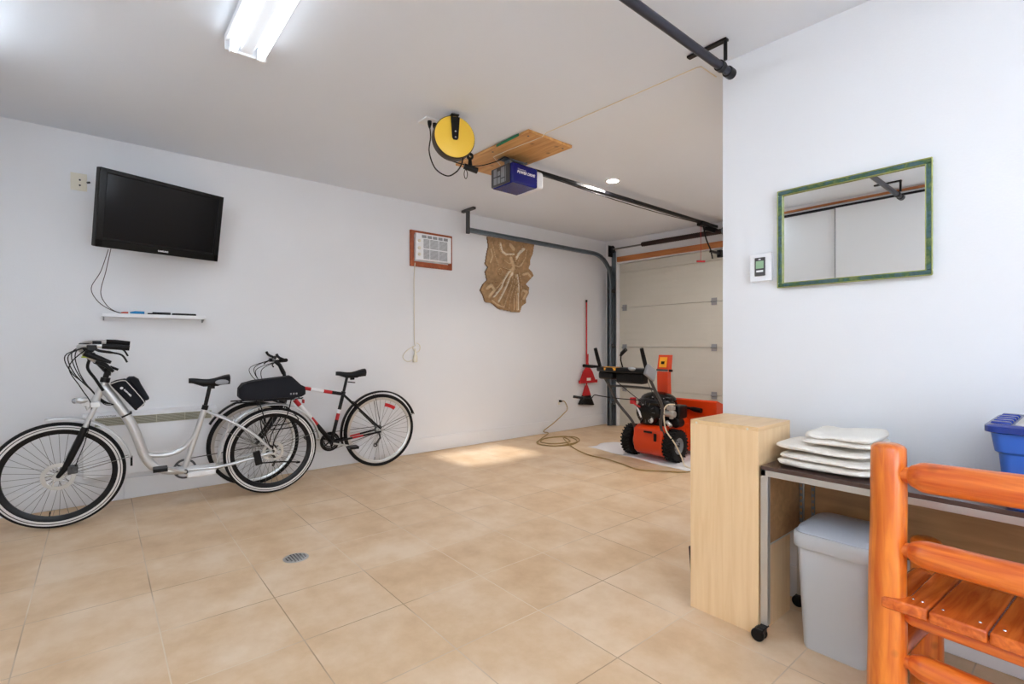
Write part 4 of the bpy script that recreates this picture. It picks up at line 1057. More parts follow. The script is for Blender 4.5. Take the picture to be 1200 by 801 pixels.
for s in (-1, 1): mb.cyl(e(s * .055, -.008, .805), e(s * .055, -.068, .65), .0155, 14)
mb.box(e(0, -.010, .812), (.15, .05, .035)).cyl(e(0, .03, .95), e(0, -.02, .80), .018, 12)
obj('stanchions', mb, M['silver'], fk, bevel=.003)
mb = MB().box(e(.055, -.125, .39), (.03, .05, .055)).cyl(e(.075, -.115, .395), e(.04, -.115, .395), .018, 12)
obj('brake_caliper', mb, M['dgrey'], fk, bevel=.005)
fender('front_fender', eb, fc_, .372, 100, 10, M['silver'], stays=(12,))
fender('rear_fender', eb, rc_, .372, 188, 8, M['silver'], stays=(20, 150))
obj('fender_flap', MB().b2(-.025, .025, fc_.y + .372, fc_.y + .385, .36, .42), M['black'], eb)
# headlight
mb = MB(); R_ = Matrix.Rotation(.05, 3, 'X')
mb.ball(e(0, -.085, .838), (.034, .047, .022), R=R_).box(e(0, -.06, .815), (.02, .03, .03))
hl = obj('headlight', mb, M['silver'], eb)
obj('lens', MB().ball(e(0, -.118, .836), (.028, .016, .018)), M['lgrey'], hl)
obj('headlight_bracket', MB().tube([e(0, -.07, .82), e(0, -.055, .77), e(0, -.03, .80)], .006, 8), M['silver'], eb)
# stem, bars
mb = MB().cyl(e(0, .03, .945), e(0, .050, 1.02), .017, 14).tube([e(0, .050, 1.00), e(0, .052, 1.03), e(0, .01, 1.085), e(0, -.005, 1.10)], [.02, .022, .020, .022], 12).lathe(e(-.03, -.005, 1.10), (1, 0, 0), [(.013, 0), (.021, 0), (.021, .06), (.013, .06)], 16, 0, True)
mb.cyl(e(0, .036, .955), e(0, .042, .985), .027, 16)
obj('stem', mb, M['blackm'], eb)
hbp = smooth([e(-.30, .16, 1.205), e(-.295, .05, 1.215), e(-.26, -.05, 1.215), e(-.19, -.085, 1.205), e(-.10, -.06, 1.15), e(-.04, -.01, 1.10), e(.04, -.01, 1.10), e(.10, -.06, 1.15), e(.19, -.085, 1.205), e(.26, -.05, 1.215), e(.295, .05, 1.215), e(.30, .16, 1.205)], 6)
hb = obj('handlebar', MB().tube(hbp, .0115, 12), M['alu'], eb)
for s in (-1, 1):
    obj('grip', MB().tube([e(s * .297, .035, 1.216), e(s * .299, .09, 1.213), e(s * .300, .172, 1.203)], [.0165, .018, .0165], 14), M['rubber'], hb)
    mb = MB().tube(smooth([e(s * .275, -.01, 1.205), e(s * .27, .02, 1.185), e(s * .275, .09, 1.172), e(s * .282, .135, 1.155), e(s * .284, .16, 1.11)], 4), [.009] * 8 + [.0065] * 9, 8)
    mb.box(e(s * .275, -.015, 1.205), (.045, .05, .035))
    obj('brake_lever', mb, M['black'], hb, bevel=.003)
obj('display_unit', MB().box(e(.07, -.045, 1.178), (.085, .05, .045), R=Matrix.Rotation(.5, 3, 'X')), M['black'], hb, bevel=.006)
obj('switch_pod', MB().box(e(-.12, -.075, 1.19), (.05, .06, .05)), M['black'], hb, bevel=.008)
obj('throttle_pod', MB().tube([e(.16, -.06, 1.165), e(.15, .02, 1.125), e(.15, .075, 1.10)], [.020, .018, .010], 10), M['black'], hb)
obj('shifter', MB().tube([e(.05, .0, 1.10), e(.07, .045, 1.075), e(.07, .085, 1.03)], [.020, .014, .009], 10), M['black'], hb)
obj('stem_clamp_lever', MB().tube([e(.02, .04, 1.04), e(.04, .07, 1.06), e(.04, .11, 1.04)], [.014, .010, .008], 8), M['black'], hb)
obj('cable_bundle', MB().tube(smooth([e(.03, -.03, 1.14), e(.04, -.05, 1.06), e(.04, -.01, .98), e(.04, .03, .90)], 5), .009, 8), M['black'], hb)
obj('accessory_mount', MB().box(e(.03, -.03, 1.13), (.06, .05, .05), R=Matrix.Rotation(.3, 3, 'X')), M['black'], hb, bevel=.01)
obj('bell', MB().ball(e(.11, -.055, 1.145), (.018, .018, .014)).torus(e(.11, -.055, 1.135), (0, 0, 1), .02, .004, 16, 6), M['neon'], hb, label='yellow green bell')
for k, (x0_, x1_, d) in enumerate(((.26, .02, .06), (.27, -.02, .11), (-.26, .01, .09), (-.27, -.01, .03))):
    pts = smooth([e(x0_, -.04, 1.21), e(x0_ * .75, -.115 - d * .3, 1.15), e(x0_ * .4, -.10 - d * .2, 1.03), e(x1_, -.045, .92), e(x1_ + .02 * (1 if k % 2 else -1), .03, .84 - d * .3), e(.03 * (1 if k % 2 else -1), .085, .80)], 7)
    obj('cable', MB().tube(pts, .0032, 6), M['black'], eb)
obj('brake_hose', MB().tube(smooth([e(.27, -.04, 1.20), e(.20, -.13, 1.08), e(.09, -.08, .93), e(.062, -.03, .80), e(.075, -.055, .60), e(.075, -.10, .45), e(.065, -.115, .40)], 7), .0032, 6), M['black'], eb)
# seat
obj('seat_post', MB().cyl(e(0, .622, .735), e(0, .655, .905), .0135, 14).cyl(e(0, .618, .72), e(0, .627, .752), .0215, 14), M['blackm'], eb)
saddle(eb, e(0, .650, .935), .265, .088, M['black'], M['lgrey'])
# rack
mb = MB()
for s in (-1, 1):
    mb.tube(smooth([e(s * .055, .80, .762), e(s * .06, 1.0, .765), e(s * .06, 1.25, .768), e(s * .045, 1.315, .772)], 4), .005, 8)
    mb.tube(smooth([e(s * .062, .98, .765), e(s * .075, 1.01, .66), e(s * .07, 1.03, .50), e(s * .06, 1.075, .37)], 5), .0045, 8)
    mb.tube(smooth([e(s * .062, 1.22, .765), e(s * .075, 1.18, .62), e(s * .07, 1.10, .46), e(s * .06, 1.085, .37)], 5), .0045, 8)
    mb.tube(smooth([e(s * .075, 1.02, .64), e(s * .08, 1.05, .545), e(s * .08, 1.16, .535), e(s * .08, 1.255, .55), e(s * .075, 1.27, .61), e(s * .065, 1.21, .68)], 5), .0045, 8)
for y in (.85, 1.0, 1.15, 1.30): mb.cyl(e(-.058, y, .766), e(.058, y, .766), .0045, 8)
obj('rear_rack', mb, M['blackm'], eb)
crank(eb, e(0, .50, .275), .075, 2.75, M['dgrey'], M['alu'])
chain(eb, e(0, .50, .275), .072, rc_, .040, -.045)
mb = MB().lathe(rc_ + V((-.038, 0, 0)), (1, 0, 0), [(.012, -.02), (.034, -.018), (.036, -.014), (.042, -.006), (.044, 0), (.012, .004)], 30, 0, True).tube([rc_ + V((-.05, 0, -.03)), rc_ + V((-.055, .04, -.09)), rc_ + V((-.055, .02, -.15))], .010, 8)
obj('rear_derailleur', mb, M['blackm'], eb)
mb = MB().box(e(.062, .975, .315), (.03, .05, .11), R=Matrix.Rotation(.2, 3, 'X')).tube([e(.075, .99, .275), e(.08, 1.15, .265), e(.08, 1.27, .245)], .006, 8).box(e(.08, 1.275, .243), (.02, .03, .015))
obj('kickstand', mb, M['black'], eb, bevel=.003)
obj('rear_reflector', MB().box(e(0, 1.33, .735), (.04, .012, .03)), M['red'], eb, bevel=.003, label='red rear reflector')
tag(eb, 'silver step-through electric bicycle with a low curved frame and front headlight', 'bicycle')

# frame bag
fb = empty('frame_bag', *EB, local=True)
pl = [(.062, .945), (.095, .962), (.143, .972), (.165, .965), (.262, .815), (.252, .785), (.205, .748)]
bg_ = obj('body', MB().prism([e(-.045, a, c) for a, c in pl], (.09, 0, 0)), M['fabric'], fb, bevel=.010, bseg=3)
obj('side_pocket', MB().prism([e(.045, a, c) for a, c in [(.078, .945), (.105, .958), (.140, .965), (.155, .950), (.245, .81), (.238, .790), (.207, .765)]], (.012, 0, 0)), M['fabric'], fb, bevel=.005)
obj('reflective_piping', MB().tube(smooth([e(.058, .065, .943), e(.059, .105, .962), e(.059, .143, .966), e(.059, .165, .945), e(.059, .248, .82), e(.059, .243, .79), e(.058, .215, .762)], 5), .0028, 6), M['reflw'], fb, label='pale grey piping')
obj('logo_dot', MB().lathe(e(.0575, .128, .915), (1, 0, 0), [(0, 0), (.009, 0), (.009, .001), (0, .001)], 16), M['white'], fb)
text('lettering', 'ROSWHEEL', .0125, M['white'], fb, e(.0575, .138, .903), (0, .62, -.78), (0, .78, .62), .001, bold=.0006)
obj('strap', MB().box(e(0, .155, .722), (.062, .062, .012), R=Matrix.Rotation(.45, 3, 'X')), M['black'], fb)
obj('top_pouch', MB().prism([e(-.05, a, c) for a, c in [(.150, .968), (.165, .985), (.195, .985), (.222, .965), (.235, .93), (.285, .825), (.262, .812), (.170, .960)]], (.075, 0, 0)), M['fabric'], fb, bevel=.008, bseg=3)
tag(fb, 'small black bag strapped in the frame behind the handlebar of the silver bicycle', 'bicycle bag')
# rack bag
rb = empty('rack_bag', *EB, local=True)
def sect(y, hw, z0_, z1_, tp): return [e(-hw, y, z0_), e(hw, y, z0_), e(hw, y, z0_ + (z1_ - z0_) * .55), e(hw * tp, y, z1_), e(-hw * tp, y, z1_), e(-hw, y, z0_ + (z1_ - z0_) * .55)]
mb = MB(); loft(mb, [sect(.842, .05, .80, .868, .8), sect(.872, .075, .775, .905, .75), sect(.95, .082, .773, .925, .7), sect(1.15, .085, .773, .945, .68), sect(1.225, .082, .773, .955, .6), sect(1.30, .07, .785, .880, .7), sect(1.335, .055, .80, .862, .7)])
obj('body', mb, M['fabric'], rb, bevel=.006, smooth=35)
mb = MB().tube(smooth([e(.083, .875, .79), e(.086, 1.0, .785), e(.088, 1.2, .785)], 4), .003, 6).tube(smooth([e(.062, .89, .915), e(.064, 1.0, .932), e(.062, 1.2, .952)], 4), .003, 6)
obj('seam', mb, M['black'], rb)
mb = MB()
for k in range(3): mb.box(e(.083, 1.212 + k * .022, .815), (.006, .011, .014), R=Matrix.Rotation(.0, 3, 'X'))
obj('grey_mark', mb, M['lgrey'], rb, label='three small grey marks')
tag(rb, 'long black bag sitting on the rear rack of the silver bicycle', 'bicycle bag')

# ---- black and red hybrid bicycle
BB = ((-4.70, 1.62, 0), (0, .035, -.055))
kb = empty('hybrid_bicycle', *BB, local=True)
g = lambda x, Y, z: V((x, Y - 1.62, z))
fc_ = g(0, 1.04, .360); rc_ = g(0, 2.165, .360)
wheel('front_wheel', kb, fc_, .360, .036, False, M['alu'], nsp=32, rimd=.022)
rw = wheel('rear_wheel', kb, rc_, .360, .036, False, M['alu'], nsp=32, rimd=.022)
obj('spoke_reflector', MB().lathe(rc_, (1, 0, 0), [(.238, .004), (.272, .004), (.272, .012), (.238, .012)], 10, 0, True, math.radians(54), math.radians(79), e1=(0, 1, 0)), M['red'], rw, label='red spoke reflector')
def seg(mb, a, c, r, cuts):      # cuts: list of (u0, u1, material)
    a = V(a); c = V(c)
    for u0, u1, mi in cuts: mb.cyl(a + (c - a) * u0, a + (c - a) * u1, r, 14, mi)
mb = MB()
seg(mb, g(0, 1.300, .845), g(0, 1.775, .745), .0165, [(0, .12, 0), (.12, .30, 1), (.30, .42, 2), (.42, .66, 1), (.66, .82, 2), (.82, 1, 0)])
seg(mb, g(0, 1.315, .775), g(0, 1.690, .300), .020, [(0, .12, 1), (.12, .24, 2), (.24, .50, 1), (.50, .64, 2), (.64, 1, 0)])
seg(mb, g(0, 1.690, .290), g(0, 1.800, .755), .0165, [(0, .45, 0), (.45, .58, 2), (.58, .66, 1), (.66, 1, 0)])
mb.cyl(g(0, 1.285, .895), g(0, 1.318, .755), .021, 14, 0)
for s in (-1, 1):
    seg(mb, g(s * .02, 1.79, .745), g(s * .06, 2.15, .385), .0085, [(0, .7, 0), (.7, 1, 0)])
    seg(mb, g(s * .03, 1.69, .295), g(s * .06, 2.155, .355), .0095, [(0, .4, 0), (.4, .62, 2), (.62, 1, 0)])
mb.cyl(g(-.035, 1.69, .29), g(.035, 1.69, .29), .021, 14, 0)
obj('frame', mb, [M['blackm'], M['white'], M['red']], kb)
mb = MB()
for s in (-1, 1): mb.tube(smooth([g(s * .05, 1.27, .735), g(s * .052, 1.21, .60), g(s * .052, 1.10, .43), g(s * .05, 1.04, .36)], 4), [.015] * 6 + [.013] * 7, 12)
mb.box(g(0, 1.275, .745), (.13, .045, .035))
obj('fork', mb, M['blackm'], kb, bevel=.003)
fender('front_fender', kb, fc_, .382, 150, 20, M['black'], stays=(40,))
fender('rear_fender', kb, rc_, .380, 195, 20, M['black'], stays=(22, 100))
# bars: turned a little
mb = MB().cyl(g(0, 1.280, .90), g(0, 1.270, .965), .015, 12).tube([g(0, 1.270, .955), g(0, 1.235, 1.03), g(0, 1.205, 1.062)], [.019, .017, .019], 12)
obj('stem', mb, M['blackm'], kb)
hb = obj('handlebar', MB().tube(smooth([g(-.21, 1.235, 1.085), g(-.12, 1.205, 1.075), g(0, 1.195, 1.07), g(.12, 1.205, 1.075), g(.21, 1.235, 1.085)], 5), .011, 12), M['blackm'], kb)
for s in (-1, 1):
    obj('grip', MB().cyl(g(s * .135, 1.210, 1.077), g(s * .222, 1.240, 1.087), .016, 12), M['rubber'], hb)
    obj('brake_lever', MB().box(g(s * .115, 1.19, 1.07), (.04, .04, .03)).tube([g(s * .12, 1.17, 1.065), g(s * .15, 1.145, 1.045), g(s * .20, 1.145, 1.03)], .006, 8), M['black'], hb, bevel=.003)
    obj('bar_end', MB().tube(smooth([g(s * .215, 1.235, 1.087), g(s * .215, 1.185, 1.11), g(s * .21, 1.165, 1.14)], 4), .011, 10), M['blackm'], hb)
for k, (x0_, d) in enumerate(((.14, .03), (.12, .07), (-.14, .05), (-.12, .09))):
    obj('cable', MB().tube(smooth([g(x0_, 1.17, 1.065), g(x0_ * .8, 1.10 - d, 1.0), g(x0_ * .4, 1.12 - d * .5, .88), g(x0_ * .12, 1.24, .80), g(0.02 * (1 if k % 2 else -1), 1.30, .76)], 6), .003, 6), M['black'], kb)
obj('seat_post', MB().cyl(g(0, 1.798, .745), g(0, 1.832, .905), .0135, 14).cyl(g(0, 1.795, .735), g(0, 1.801, .765), .021, 14).cyl(g(.0, 1.84, .855), g(0, 1.91, .845), .005, 8), M['blackm'], kb)
saddle(kb, g(0, 1.865, .932), .28, .075, M['black'])
crank(kb, g(0, 1.690, .290), .092, -.24, M['blackm'], M['alu'], rings=(1.0, .8, .6))
chain(kb, g(0, 1.69, .29), .088, rc_, .030, -.045)
mb = MB().lathe(rc_ + V((-.038, 0, 0)), (1, 0, 0), [(.012, -.02), (.034, -.018), (.036, -.014), (.042, -.006), (.044, 0), (.012, .004)], 30, 0, True)
mb.tube([rc_ + V((-.05, .01, -.03)), rc_ + V((-.055, .03, -.09)), rc_ + V((-.055, -.02, -.16))], .011, 8).lathe(rc_ + V((-.06, -.02, -.16)), (1, 0, 0), [(.01, 0), (.022, 0), (.022, .006), (.01, .006)], 14, 0, True)
obj('rear_derailleur', mb, M['dgrey'], kb)
obj('rear_brake', MB().tube([g(.035, 1.94, .59), g(.05, 1.92, .63), g(.02, 1.90, .66)], .007, 8).tube([g(-.035, 1.94, .59), g(-.05, 1.92, .63), g(-.02, 1.90, .66)], .007, 8), M['black'], kb)
tag(kb, 'black, white and red hybrid bicycle parked behind the silver one against the wall', 'bicycle')
# ------------------------------------------------------------------ drop sheet and snow blower
mb = MB(); nx, ny = 50, 28; G = {}
for i in range(nx + 1):
    for k in range(ny + 1):
        u = i / nx; v = k / ny
        x = -3.95 + 1.75 * u + .03 * math.sin(v * 7) * (1 if u < .1 else 0); ya = 4.47 - .20 * u + .015 * math.sin(u * 19); yb = 4.93 + .55 * min(1, u * 2.2)
        z = .003 + .007 * max(0, mnoise.noise((x * 5, (ya + (yb - ya) * v) * 6, 3))) + .003 * max(0, mnoise.noise((x * 16, v * 9, 5)))
        G[i, k] = mb.bm.verts.new((x, ya + (yb - ya) * v, z))
for i in range(nx):
    for k in range(ny): mb._f([G[i, k], G[i + 1, k], G[i + 1, k + 1], G[i, k + 1]], 0)
t = obj('drop_sheet', mb, M['sheet'], loc=(-3.1, 4.8, 0)); sd = t.modifiers.new('solid', 'SOLIDIFY'); sd.thickness = .002; sd.offset = -1
tag(t, 'white drop sheet spread on the floor under the orange machine', 'drop sheet')

sb = empty('snow_blower', (-3.08, 4.6, 0)); RS = .168; ZC = RS + .006
def bwheel(x, s):
    c = V((x, 4.555, ZC)); A = V((1, 0, 0))
    prof = [(.085, -.050), (.11, -.056), (.14, -.055), (.155, -.044), (.160, -.02), (.160, .02), (.155, .044), (.14, .055), (.11, .056), (.085, .050)]
    w = obj('wheel', MB().lathe(c, A, [(.088, -.03), (.088, .03), (.088, .045), (.075, .045), (.068, .020), (.03, .012), (.028, .03), (0, .03), (0, -.03), (.03, -.03), (.075, -.045), (.088, -.045)], 36), M['lgrey'], sb)
    mb = MB().lathe(c, A, prof, 48, 0, True)
    for k in range(26):
        a = 2 * PI * k / 26
        for h in (-1, 1):
            aa = a + (.06 if h > 0 else 0); R_ = Matrix.Rotation(aa, 3, 'X') @ Matrix.Rotation(.45 * h, 3, 'Z')
            mb.box(c + V((h * .026, 0, 0)) + Matrix.Rotation(aa, 3, 'X') @ V((0, 0, .160)), (.056, .014, .016), R=R_)
    obj('tyre', mb, M['rubber'], w)
    mb = MB()
    for k in range(5):
        a = 2 * PI * k / 5 + .3; mb.cyl(c + V((.014, .048 * math.cos(a), .048 * math.sin(a))), c + V((.022, .048 * math.cos(a), .048 * math.sin(a))), .009, 10)
    obj('rim_hole', mb, M['black'], w)
bwheel(-3.355, -1); bwheel(-2.84, 1)
obj('axle', MB().cyl((-3.4, 4.555, ZC), (-2.79, 4.555, ZC), .012, 12), M['dgrey'], sb)
pr = [(4.40, .10), (4.375, .20), (4.40, .335), (4.47, .365), (4.93, .365), (4.93, .07), (4.45, .06)]
mb = MB().prism([(-3.235, a, c) for a, c in pr], (.345, 0, 0)); bd = obj('gear_housing', mb, M['orange'], sb, bevel=.012, bseg=3)
mb = MB().b2(-3.10, -3.00, 4.378, 4.39, .295, .315).b2(-2.975, -2.945, 4.372, 4.385, .22, .30)
obj('black_latch', mb, M['black'], bd, bevel=.004)
# auger housing
hx0, hx1 = -3.44, -2.615; mb = MB()
pb = [(5.06, .03), (5.00, .16), (4.975, .34), (4.965, .50), (4.965, .605), (4.985, .618), (5.10, .58), (5.28, .47), (5.40, .36)]
for (a, c), (d, e_) in zip(pb[:-1], pb[1:]): mb.hexa([(hx0, a, c), (hx1, a, c), (hx1, a + .006, c + .001), (hx0, a + .006, c + .001), (hx0, d, e_), (hx1, d, e_), (hx1, d + .006, e_ - .004), (hx0, d + .006, e_ - .004)])
side_ = pb + [(5.43, .28), (5.34, .015), (5.08, .015)]
mb.prism([(hx0, a, c) for a, c in side_], (-.006, 0, 0)).prism([(hx1, a, c) for a, c in side_], (.006, 0, 0))
ah = obj('auger_housing', mb, M['orange'], sb, bevel=.002)
mb = MB()
for k in range(60):
    pass
pts = [(hx0 + .03 + (hx1 - hx0 - .06) * k / 70, 5.22 + .13 * math.cos(k * .5), .2 + .13 * math.sin(k * .5)) for k in range(71)]
mb.tube(pts, .012, 6).cyl((hx0, 5.22, .2), (hx1, 5.22, .2), .018, 12)
obj('auger', mb, M['dgrey'], sb)
obj('impeller_case', MB().cyl((-3.07, 4.84, .26), (-3.07, 5.02, .26), .19, 28), M['orange'], sb)
for x in (hx0 - .012, hx1 + .012): obj('skid_shoe', MB().b2(x - .005, x + .005, 5.10, 5.32, .008, .10), M['dgrey'], sb, bevel=.003)
# clean out tool on housing
mb = MB().tube([(-3.04, 4.940, .535), (-2.94, 4.940, .525), (-2.86, 4.935, .52)], [.014, .016, .012], 10).tube([(-2.88, 4.935, .52), (-2.84, 4.932, .515), (-2.76, 4.932, .508)], [.020, .028, .026], 12)
obj('clean_out_tool', mb, M['black'], ah, label='black clean-out tool')
# chute
cxx, cyy = -3.115, 4.80
mb = MB(); w0, w1 = .092, .086
def chs(z, hw, ya, yb, th=.004): return z, hw, ya, yb
for (z0_, z1_, h0, h1, ya0, ya1) in ((.56, .92, .060, .064, 4.75, 4.745), (.925, 1.10, .064, .064, 4.745, 4.78)):
    yb0, yb1 = ya0 + .075, ya1 + .06
    mb.hexa([(cxx - h0, ya0, z0_), (cxx + h0, ya0, z0_), (cxx + h0, ya0 + .004, z0_), (cxx - h0, ya0 + .004, z0_), (cxx - h1, ya1, z1_), (cxx + h1, ya1, z1_), (cxx + h1, ya1 + .004, z1_), (cxx - h1, ya1 + .004, z1_)])
    for s in (-1, 1):
        xa, xb = cxx + s * h0, cxx + s * h1
        mb.hexa([(xa, ya0, z0_), (xa + s * .004, ya0, z0_), (xa + s * .004, yb0, z0_), (xa, yb0, z0_), (xb, ya1, z1_), (xb + s * .004, ya1, z1_), (xb + s * .004, yb1, z1_), (xb, yb1, z1_)])
chu = obj('discharge_chute', mb, M['orange'], sb, bevel=.001)
obj('warning_label', MB().hexa([(cxx - .045, 4.748, .965), (cxx + .045, 4.748, .965), (cxx + .045, 4.756, .965), (cxx - .045, 4.756, .965), (cxx - .045, 4.770, 1.075), (cxx + .045, 4.770, 1.075), (cxx + .045, 4.778, 1.075), (cxx - .045, 4.778, 1.075)]), M['amber'], chu)
obj('hinge_band', MB().b2(cxx - .070, cxx + .070, 4.738, 4.748, .925, .945), M['dgrey'], chu)
obj('pictogram', MB().b2(cxx - .018, cxx + .018, 4.748, 4.762, 1.0, 1.03), M['black'], chu)
obj('wing_knob', MB().cyl((cxx + .066, 4.78, .93), (cxx + .10, 4.78, .93), .014, 10), M['black'], chu)
obj('chute_base', MB().lathe((cxx + .01, 4.83, .36), (0, 0, 1), [(.12, 0), (.12, .12), (.105, .16), (.10, .22), (0, .22)], 28), M['black'], sb)
# engine
mb = MB().b2(-3.24, -2.93, 4.50, 4.76, .355, .56)
en = obj('engine', mb, M['black'], sb, bevel=.02, bseg=3)
mb = MB(); mb.ball((-3.08, 4.62, .625), (.20, .155, .085)).ball((-3.08, 4.58, .60), (.21, .14, .07))
obj('engine_cover', mb, mat('gloss_black_cover', rgb(10, 10, 13), .2, spec=.4), en)
mb = MB().lathe((-3.12, 4.50, .50), (0, -1, 0), [(.145, -.03), (.145, .02), (.125, .045), (.06, .055), (.055, .065), (0, .067)], 36)
rs = obj('recoil_starter', mb, mat('gloss_black_cover_b', rgb(10, 10, 13), .25, spec=.4), en)
mb = MB()
for k in range(12): a = 2 * PI * k / 12; mb.box((-3.12 + .095 * math.cos(a), 4.445, .50 + .095 * math.sin(a)), (.035, .008, .008), R=Matrix.Rotation(-a, 3, 'Y'))
obj('vent_slots', mb, M['dgrey'], rs)
mb = MB().box((-3.32, 4.50, .60), (.05, .05, .07)).tube([(-3.31, 4.47, .62), (-3.25, 4.44, .57), (-3.18, 4.43, .55)], .010, 8)
obj('red_starter_grip', mb, M['red'], en, bevel=.008, label='red starter grip')
mb = MB().tube([(-3.22, 4.435, .54), (-3.19, 4.43, .50), (-3.165, 4.43, .44)], [.006, .011, .008], 8)
obj('pull_handle', mb, M['white'], en)
obj('engine_label', MB().lathe((-3.06, 4.452, .42), (0, -1, 0), [(0, 0), (.03, 0), (.03, .003), (0, .003)], 20), M['paper'], en)
mb = MB()
for (x, y, z) in ((-2.97, 4.49, .55), (-2.98, 4.49, .44), (-3.22, 4.46, .63), (-3.05, 4.47, .66), (-2.95, 4.52, .65), (-3.14, 4.43, .58)): mb.ball((x, y, z), .008, u=8, v=6)
obj('bolt', mb, M['chrome'], en)
mb = MB().b2(-2.93, -2.82, 4.60, 4.76, .44, .58).cyl((-2.86, 4.58, .40), (-2.86, 4.70, .40), .05, 20)
obj('muffler', mb, M['blackm'], en, bevel=.015)
mb = MB().cyl((-2.93, 4.52, .50), (-2.82, 4.52, .50), .034, 18).cyl((-2.86, 4.52, .45), (-2.86, 4.52, .60), .022, 14).b2(-2.90, -2.83, 4.49, 4.55, .54, .58).cyl((-2.90, 4.50, .42), (-2.84, 4.48, .38), .02, 12)
obj('carburettor', mb, M['alu'], en, bevel=.004)
obj('filler_cap', MB().cyl((-2.92, 4.56, .60), (-2.92, 4.56, .66), .036, 18), M['black'], en, bevel=.006)
# handles
for (xt, xb, xm) in ((-3.365, -3.245, -3.34), (-2.80, -2.895, -2.79)):
    obj('handle_tube', MB().tube(smooth([(xt, 3.99, 1.0), (xt, 4.03, .92), (xm, 4.12, .78), (xm, 4.25, .60), (xb, 4.38, .40), (xb, 4.44, .28)], 5), .0145, 12), M['dgrey'], sb)
    obj('grip', MB().tube([(xt, 4.0, .985), (xt, 3.965, 1.07), (xt, 3.925, 1.175)], [.018, .020, .018], 12), M['rubber'], sb)
obj('cross_bar', MB().tube(smooth([(-3.34, 4.13, .765), (-3.30, 4.13, .785), (-2.86, 4.13, .785), (-2.79, 4.13, .765)], 4), .012, 10), M['dgrey'], sb)
mb = MB(); loft(mb, [[V((x, y, z)) for x, y in ((-3.38, 4.12), (-3.40, 3.98), (-3.20, 3.92), (-2.95, 3.92), (-2.78, 3.98), (-2.78, 4.12))] for z in (.935, .985)])
cs = obj('console', mb, M['blackm'], sb, bevel=.014, bseg=3)
mb = MB().b2(-3.36, -3.18, 3.96, 4.10, .86, .94).b2(-3.16, -2.84, 3.99, 4.10, .83, .94)
obj('console_tray', mb, M['black'], cs, bevel=.02)
obj('yellow_label', MB().b2(-3.27, -3.10, 3.935, 3.99, .9855, .9875), M['amber'], cs)
obj('front_label', MB().hexa([(-3.26, 3.934, .955), (-3.10, 3.917, .955), (-3.10, 3.925, .955), (-3.26, 3.94, .955), (-3.26, 3.934, .978), (-3.10, 3.917, .978), (-3.10, 3.925, .978), (-3.26, 3.94, .978)]), M['amber'], cs)
mb = MB().box((-2.775, 4.03, .945), (.03, .16, .11), R=Matrix.Rotation(-.5, 3, 'X')); obj('end_bracket', mb, M['lgrey'], cs, bevel=.006)
obj('headlamp', MB().ball((-2.93, 3.95, .975), (.05, .03, .02)), M['lgrey'], cs)
mb = MB().tube([(-3.10, 4.03, .985), (-3.10, 4.0, 1.06), (-3.09, 3.99, 1.10)], .007, 8).tube([(-3.095, 3.99, 1.10), (-3.07, 3.985, 1.13), (-3.02, 3.98, 1.165)], [.012, .02, .018], 10)
obj('shift_lever', mb, M['black'], sb)
obj('clutch_lever', MB().tube([(-3.37, 3.98, .985), (-3.44, 3.96, .985), (-3.55, 3.95, .99)], [.012, .018, .017], 10), M['black'], sb)
mb = MB().tube(smooth([(-3.415, 3.80, .668), (-3.36, 3.85, .665), (-3.33, 3.87, .70), (-3.28, 3.92, .69), (-3.22, 4.1, .66), (-3.15, 4.45, .62)], 5), .005, 8)
cr_ = obj('chute_crank', mb, M['black'], sb); obj('crank_grip', MB().tube([(-3.50, 3.74, .68), (-3.41, 3.80, .668)], [.015, .013], 10), M['black'], cr_)
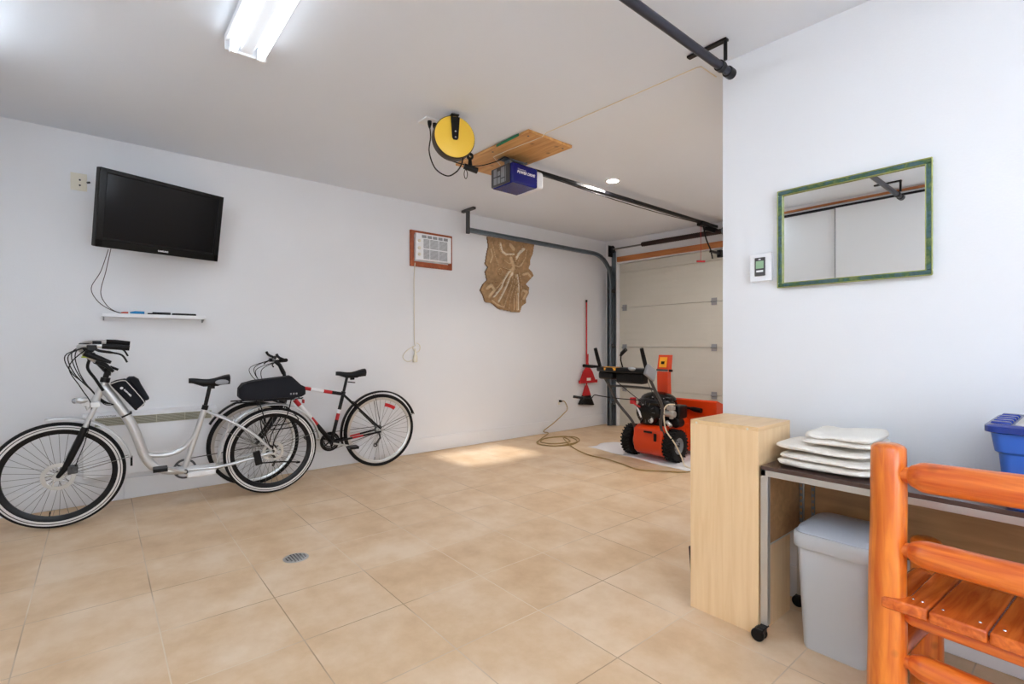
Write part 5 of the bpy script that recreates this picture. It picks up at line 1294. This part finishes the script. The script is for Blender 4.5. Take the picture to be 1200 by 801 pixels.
obj('control_cable', MB().tube(smooth([(-3.18, 4.02, .85), (-3.14, 4.2, .72), (-3.10, 4.42, .58)], 5), .004, 6).tube([(-2.83, 4.06, .86), (-2.85, 4.2, .7), (-2.88, 4.42, .5)], .003, 6), M['black'], sb)
pts = smooth([(-2.82, 4.52, .60), (-2.86, 4.46, .60), (-2.885, 4.43, .55), (-2.88, 4.42, .45), (-2.84, 4.40, .34), (-2.77, 4.44, .22), (-2.70, 4.46, .08), (-2.66, 4.44, .02), (-2.55, 4.42, .012), (-2.40, 4.45, .012)], 7)
obj('power_lead', MB().tube(pts, .0075, 8), M['wire'], sb, label='cream starter power lead')
tag(sb, 'orange and black walk-behind snow blower standing on the white sheet', 'snow blower')
# ------------------------------------------------------------------ light
w = bpy.data.worlds.new('world'); bpy.context.scene.world = w; w.use_nodes = True
bg = w.node_tree.nodes['Background']; bg.inputs[0].default_value = (.84, .92, 1.0, 1); bg.inputs[1].default_value = 2.7
def portal(name, loc, rot, sx, sy):
    l = bpy.data.lights.new(name, 'AREA'); l.shape = 'RECTANGLE'; l.size = sx; l.size_y = sy; l.cycles.is_portal = True
    o = bpy.data.objects.new(name, l); COL.objects.link(o); o.location = loc; o.rotation_euler = rot
portal('daylight_portal', (XR + .13, (DY0 + DY1) / 2, DZ1 / 2), (0, PI / 2, 0), DZ1, DY1 - DY0)
portal('daylight_portal', (XC + .13, (WY0 + WY1) / 2, (WZ0 + WZ1) / 2), (0, PI / 2, 0), WZ1 - WZ0, WY1 - WY0)
s = bpy.data.lights.new('sun', 'SUN'); s.energy = 2.6; s.angle = math.radians(3); s.color = (1, .95, .88)
so = bpy.data.objects.new('sun', s); COL.objects.link(so)
so.rotation_euler = V((1, 0, math.tan(math.radians(30)))).to_track_quat('Z', 'Y').to_euler()
sc = bpy.context.scene
sc.view_settings.view_transform = 'Standard'; sc.view_settings.look = 'None'; sc.view_settings.gamma = 1; sc.view_settings.use_curve_mapping = False
sc.view_settings.exposure = 1.17
sc.cycles.max_bounces = 10; sc.cycles.diffuse_bounces = 6; sc.cycles.use_denoising = True; sc.cycles.sample_clamp_indirect = 8
